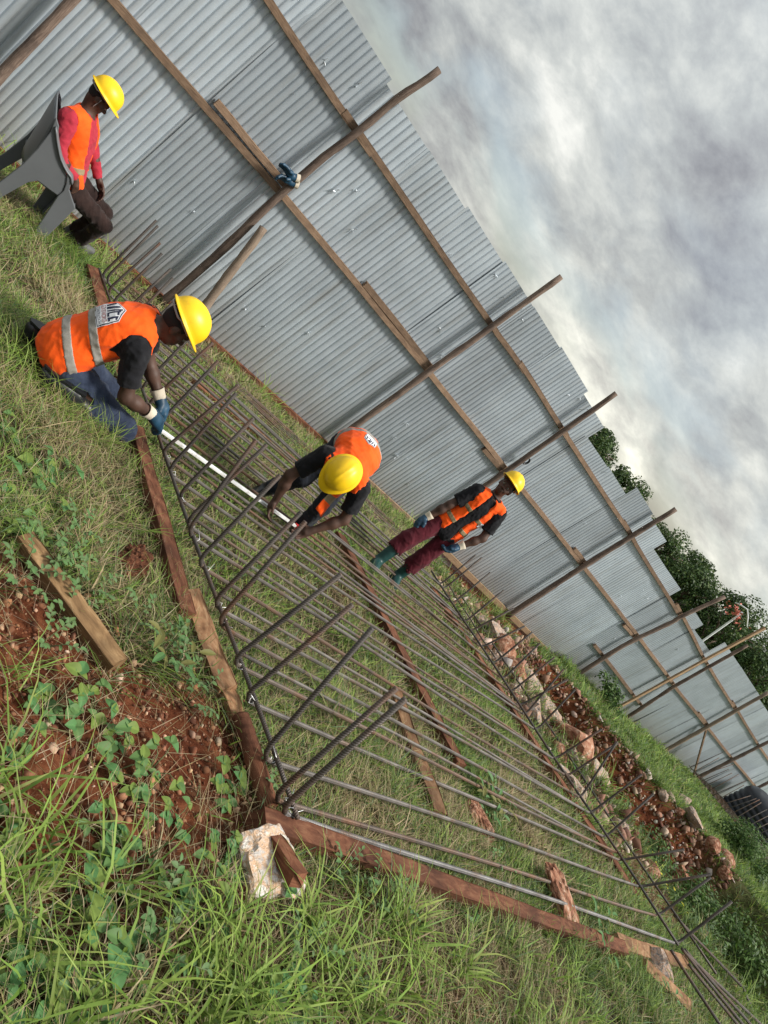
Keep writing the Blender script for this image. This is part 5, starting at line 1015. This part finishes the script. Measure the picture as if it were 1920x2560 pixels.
# coarse broad blades in clumps
def tuft(x, y, n, h, w, label, az=None, spread=.05, cols=GREEN[1:3] + GREEN[5:]):
    b0 = (x, y, gzs(x, y)); xs = rng.normal(x, spread, n); ys = rng.normal(y, spread, n); a = None if az is None else rng.normal(az, .6, n)
    V, Fc, C = blades(xs, ys, rng.uniform(.55, 1.1, n) * h, rng.uniform(.6, 1.2, n) * w, rng.uniform(.1, .6, n), pal(n, cols, (3, 3, 1)), curve=rng.uniform(.7, 1.9, n), base_az=a)
    o = obj('grass_tuft', np_mesh('grass_tuft', V - np.array(b0), Fc, True, cols=C), MAT['grass'], None, b0); return tag(o, label, 'grass tuft', 'coarse grass tufts')
TU = [(1.4, 1.63), (1.45, 1.05), (1.88, .80), (2.01, .66), (2.14, .85), (2.38, .72), (1.35, 1.22), (3.03, .98), (1.66, .60), (2.62, .94), (3.13, .69), (1.91, .56), (2.20, 3.0), (2.25, 2.55), (2.3, 3.6), (1.47, .56), (2.19, .57), (1.9, 4.0), (1.75, 3.7), (2.05, 3.7), (2.5, .6), (2.9, .62)]
for i, (x, y) in enumerate(TU): tuft(x, y, 22, .28 if y < 1.4 else .20, .012 if y < 1.4 else .006, 'coarse green grass tuft in the rough foreground grass')
for x, y in ((8.95, 7.9), (12.3, 8.2), (13.1, 8.3), (16.4, 8.2), (17.6, 8.1), (18.8, 8.2), (5.4, 8.1), (7.0, 8.25), (1.6, 8.2), (1.9, 8.3), (2.6, 7.7), (9.5, 3.2), (8.4, 2.55), (10.5, 1.4), (9.9, .8)): tuft(x, y, 40, .42, .011, 'tall green grass clump at the fence foot or trench edge', spread=.10)
for i in range(34):
    x = random.uniform(1.3, 5.2); y = random.uniform(.45, 1.05) if x > 2.2 else random.uniform(.42, .95); tuft(x, y, 18, random.uniform(.18, .34), random.uniform(.009, .015), 'coarse green grass tuft in the rough foreground grass', spread=.04)
for x, y in ((1.62, 3.95), (1.8, 3.82), (1.98, 3.80), (1.5, 4.1), (2.12, 3.78), (1.45, 3.9), (1.9, 6.75), (1.7, 6.8), (2.2, 7.1), (2.4, 7.3)): tuft(x, y, 40, .24, .0055, 'long fine grass tuft', spread=.07)
# leafy weeds: stem and separate leaves
def leaf_mesh(seed, wid, ln, cup, heart):
    V = []; nu, nv = 7, 6; r_ = random.Random(seed); cols = []
    base = (.115 + r_.uniform(-.03, .05), .185 + r_.uniform(-.04, .05), .062 + r_.uniform(-.015, .02))
    for i in range(nu + 1):
        t = i / nu; half = wid * (max(0.0, math.sin(math.pi * (.06 + .93 * t ** (.72 if heart else .95)))) ** .75)
        for j in range(nv + 1): s_ = j / nv * 2 - 1; V.append((ln * t - (.16 * ln * heart * abs(s_) if i == 0 else 0), half * s_, cup * (abs(s_) ** 1.3) * half * 1.2 - ln * .25 * t * t)); k = 1.18 if j == nv // 2 else r_.uniform(.9, 1.05); cols.append(tuple(q * k for q in base))
    Fc = np.array([[i * (nv + 1) + j, (i + 1) * (nv + 1) + j, (i + 1) * (nv + 1) + j + 1, i * (nv + 1) + j + 1] for i in range(nu) for j in range(nv)])
    me = np_mesh('leaf', np.array(V), Fc, True, cols=np.array(cols)); me.materials.append(MAT['leaf']); return me
LF_A = [leaf_mesh(1 + i, .021, .046, .30, 1) for i in range(3)]; LF_B = [leaf_mesh(11 + i, .008, .026, .2, 0) for i in range(3)]; LF_L = [leaf_mesh(21 + i, .016, .085, .3, 0) for i in range(2)]
stem_m = plainm('weed_stem', (.10, .13, .05), .7)
def weed(x, y, kind, label, seed, size=1.0, group=None):
    rr = random.Random(seed); root = empty('leafy_weed', (x, y, gzs(x, y)), rr.uniform(0, 6.28)); tag(root, label, 'weed', group); mb = MB(); leaves = []
    ns = {'a': 5, 'b': 4, 'l': 5}[kind]
    for k in range(ns):
        a = k * 6.28 / ns + rr.uniform(-.5, .5); L_ = {'a': rr.uniform(.03, .15), 'b': rr.uniform(.09, .17), 'l': rr.uniform(.12, .2)}[kind] * size; tip = Vector((math.cos(a) * L_ * .75, math.sin(a) * L_ * .75, L_ * (.45 if kind == 'a' else .85))); mid = tip * .5 + Vector((0, 0, L_ * .18))
        mb.tube([(0, 0, -.02), mid, tip], [.0022 * size, .0018 * size, .0012 * size], 5)
        nl = {'a': 3, 'b': 7, 'l': 3}[kind]
        for j in range(nl):
            if kind == 'a': p = tip.copy(); la = a + (j - 1) * 1.7; el = rr.uniform(-.2, .35)
            else: t = .3 + .7 * (j + 1) / nl; p = (mid * (2 * t)) if t < .5 else mid.lerp(tip, (t - .5) * 2); la = a + (1 if j % 2 else -1) * rr.uniform(.8, 1.4) if j < nl - 1 else a; el = rr.uniform(.0, .6)
            leaves.append((p, la, el))
    obj('stem', mb.mesh('stem', True), stem_m, root)
    for p, la, el in leaves:
        o = obj('leaf', rr.choice({'a': LF_A, 'b': LF_B, 'l': LF_L}[kind]), None, root, p); o.rotation_euler = (rr.uniform(-.3, .3), -el, la); s_ = size * rr.uniform(.7, 1.15); o.scale = (s_, s_, s_)
WA = [(1.45, 2.43), (1.69, 3.03), (1.57, 2.74), (1.5, 1.56), (1.58, 1.60), (1.74, 1.63), (1.81, 1.53), (1.83, 1.41), (1.98, 1.44), (1.88, 1.30), (2.01, 1.22), (2.45, 1.50), (2.34, 1.40), (1.41, 1.35), (1.75, 1.09), (1.78, .99), (1.37, .73), (1.47, .64), (1.57, .68), (1.39, .61), (1.95, .96), (4.13, 1.18), (1.62, .85), (1.52, .95)]
rw = random.Random(5)
for _ in range(26): WA.append((round(rw.uniform(1.3, 2.6), 2), round(rw.uniform(.5, 1.15), 2)) if _ % 3 else (round(rw.uniform(1.3, 1.75), 2), round(rw.uniform(2.2, 3.3), 2)))
for i, (x, y) in enumerate(WA): weed(x, y, 'a', 'creeping weed with broad rounded leaves on the bare soil', 700 + i, .75 + .5 * ((i * 37) % 10) / 10, 'broad-leaved weeds in the foreground')
WB = [(1.54, 2.33), (1.75, 2.26), (1.63, 2.05), (1.41, 2.11), (2.03, 2.22), (2.11, 2.06), (2.27, 1.85), (2.22, 1.99), (2.95, 1.16), (3.15, 1.10), (1.81, .84), (1.75, .73), (3.34, 1.10), (2.62, 1.55), (1.52, 1.85), (1.76, 2.68), (2.79, .74), (2.46, .8), (5.62, 2.21), (4.83, 1.5), (8.04, 2.71), (1.48, 2.22), (1.66, 2.4), (3.02, 1.05)]
for i, (x, y) in enumerate(WB): weed(x, y, 'b', 'small bright weed with many tiny leaflets in the foreground grass', 800 + i, 1.15, 'small-leaved weeds')
for i, (x, y) in enumerate([(5.2, 2.0), (5.45, 2.1), (6.3, 1.3), (6.0, 1.05), (9.0, 3.4), (10.2, 2.8), (11.2, 2.6), (9.8, 1.4), (8.9, 1.9), (7.0, .8), (2.15, 2.06)]): weed(x, y, 'l', 'weed with long pale green pointed leaves among the bars and stones', 900 + i, 1.0, 'long-leaved weeds')
# bushes in and beyond the trench
def bush(x, y, r_, h, n, leaf, label, cols=None, flowers=0):
    z = gzs(x, y); root = empty('bush', (x, y, z)); tag(root, label, 'bush', 'bushes in the trench'); mb = MB()
    for k in range(6): a = k * 1.05; mb.tube([(0, 0, -.05), (math.cos(a) * r_ * .3, math.sin(a) * r_ * .3, h * .5), (math.cos(a) * r_ * .7, math.sin(a) * r_ * .7, h * .85)], [.012, .009, .004], 5)
    obj('stem', mb.mesh('stem', True), stem_m, root); nb = 14; c = rng.normal(size=(nb, 3)) * np.array([r_ * .45, r_ * .45, h * .22]) + np.array([0, 0, h * .55]); k = rng.integers(0, nb, n); d = rng.normal(size=(n, 3)); d /= np.linalg.norm(d, axis=1)[:, None]
    P = c[k] + d * rng.uniform(.3, 1, (n, 1)) * r_ * .38; P[:, 2] = np.maximum(P[:, 2], .02); N = d + np.array([0, 0, .7]); N /= np.linalg.norm(N, axis=1)[:, None]
    V, Fc, C = leaf_cloud(P, N, leaf, pal(n, cols or [(.04, .085, .02), (.07, .13, .03), (.11, .18, .05)], (1, 1, 1)), .5); obj('foliage', np_mesh('foliage', V, Fc, False, cols=C), MAT['leaf'], root)
    if flowers:
        P = np.stack([rng.normal(0, r_ * .4, flowers), rng.normal(0, r_ * .4, flowers), rng.uniform(h * .7, h * 1.05, flowers)], -1); N = np.tile([0, 0, 1.], (flowers, 1)); V, Fc, C = leaf_cloud(P, N, leaf * 1.1, pal(flowers, [(.55, .48, .03), (.42, .40, .04)], (1, 1)), .8); obj('blossom', np_mesh('blossom', V, Fc, False, cols=C), MAT['leaf'], root)
for i, a in enumerate([(11.9, 4.6, .45, .5, 900, .06, 'dark leafy bush at the bottom of the trench'), (12.4, 3.9, .5, .5, 900, .06, 'bushy weed in the middle of the trench', None, 40), (11.2, 3.9, .35, .45, 600, .07, 'yellow-flowered bush by the pale stones of the trench', None, 60), (12.2, 3.2, .45, .45, 800, .06, 'low green bush in the near end of the trench'), (13.6, 3.0, .6, .5, 900, .07, 'spreading bush in the trench below the far stones', None, 30), (11.4, 2.2, .45, .4, 700, .05, 'small yellow-tipped bush near the bar ends', None, 70), (12.9, 2.0, .5, .5, 800, .06, 'leafy bush at the right of the trench'), (21.5, 4.5, .9, .85, 2200, .09, 'round dark shrub in front of the water tank'), (23.5, 4.3, .8, .7, 1600, .09, 'pale shrub beside the dark one at the picture edge'), (17.9, 7.9, .5, .7, 700, .10, 'dark weed clump against the foot of the fence'), (10.9, 1.2, .4, .35, 600, .05, 'low bush behind the outermost bar ends'), (14.8, 3.6, .8, .8, 1500, .08, 'broad leafy bush filling the trench below the far rim stones'), (15.4, 2.6, .8, .7, 1300, .08, 'dense low shrub on the far slope of the trench'), (16.6, 2.0, .9, .7, 1400, .09, 'wide shrub on the slope near the picture edge'), (13.0, 4.6, .6, .7, 1100, .07, 'shrub in the shade of the red trench wall'), (12.2, 5.4, .5, .6, 900, .07, 'small shrub by the rubble at the head of the trench')]): bush(*a)
# pebbles and crumbs on the bare soil
def pebbles(n):
    x = rng.uniform(.95, 10.5, n); y = rng.uniform(.4, 6.5, n); near = rng.random(n) < .75; x[near] = rng.uniform(1.1, 2.8, near.sum()); y[near] = rng.uniform(.7, 2.4, near.sum()); k = rng.random(n) < soilmask(x, y) * 1.1; x, y = x[k], y[k]; v, d = in_view(x, y, gz(x, y)); x, y = x[v], y[v]; n = len(x)
    bm = bmesh.new(); bmesh.ops.create_icosphere(bm, subdivisions=1, radius=1); q = np.array([v_.co[:] for v_ in bm.verts]); f_ = np.array([[v_.index for v_ in t.verts] for t in bm.faces]); bm.free()
    s = rng.lognormal(-5.5, .75, n); s = np.clip(s, .0015, .022); s = s * np.where(x > 3, 2.2, 1); sh = rng.uniform(.45, 1.4, (n, 1, 3)) * s[:, None, None]; V = q[None] * sh * rng.uniform(.5, 1.3, (n, len(q), 1)) + np.stack([x, y, gz(x, y) + s * .3], -1)[:, None]
    c = pal(n, [(.13, .045, .02), (.26, .12, .06), (.42, .27, .16), (.48, .36, .25)], (5, 3, 1.2, .3)); Fc = (f_[None] + np.arange(n)[:, None, None] * len(q)).reshape(-1, 3); me = np_mesh('soil_crumbs', V.reshape(-1, 3), Fc, False, cols=np.repeat(c, len(q), 0)); return me
m, nt, b = nodemat('soil_crumbs'); at = nt.nodes.new('ShaderNodeVertexColor'); at.layer_name = 'Col'; nt.links.new(at.outputs[0], b.inputs['Base Color']); b.inputs['Roughness'].default_value = .95
tag(obj('soil_crumbs', pebbles(9000), m), 'small stones and red crumbs scattered over the bare soil', 'gravel', kind='stuff')

def rubble(n):
    x = np.concatenate([rng.uniform(8.5, 10.9, n), rng.uniform(10, 15, n // 3), rng.normal(0, .35, n)]); y = np.concatenate([rng.uniform(2.3, 6.9, n), rng.uniform(6.6, 8.4, n // 3), rng.uniform(3.2, 7.6, n)]); x[-n:] += np.interp(y[-n:], XF_Y, XF_X) - .35
    bm = bmesh.new(); bmesh.ops.create_icosphere(bm, subdivisions=1, radius=1); q = np.array([v_.co[:] for v_ in bm.verts]); f_ = np.array([[v_.index for v_ in t.verts] for t in bm.faces]); bm.free(); m_ = len(x)
    s = np.clip(rng.lognormal(-3.6, .6, m_), .008, .085); sh = rng.uniform(.4, 1.5, (m_, 1, 3)) * s[:, None, None]; V = q[None] * sh * rng.uniform(.45, 1.35, (m_, len(q), 1)) + np.stack([x, y, gz(x, y) + s * .15], -1)[:, None]
    c = pal(m_, [(.10, .042, .024), (.24, .13, .085), (.36, .25, .185), (.46, .39, .33)], (3, 4, 3.0, 1.2)); Fc = (f_[None] + np.arange(m_)[:, None, None] * len(q)).reshape(-1, 3); return np_mesh('rubble', V.reshape(-1, 3), Fc, False, cols=np.repeat(c, len(q), 0))
tag(obj('rubble', rubble(1700), m), 'loose broken stones and red earth along the trench sides', 'rubble', kind='stuff')

single_out(tagged('rubble stones by the trench'), 'rough rubble stone'); single_out(tagged('stones on the far trench rim'), 'red-stained rim stone')
single_out(tagged('broad-leaved weeds in the foreground'), 'weed with broad rounded leaves'); single_out(tagged('small-leaved weeds'), 'bright weed with tiny leaflets'); single_out(tagged('long-leaved weeds'), 'weed with long pointed leaves'); single_out(tagged('coarse grass tufts'), 'coarse green grass tuft')
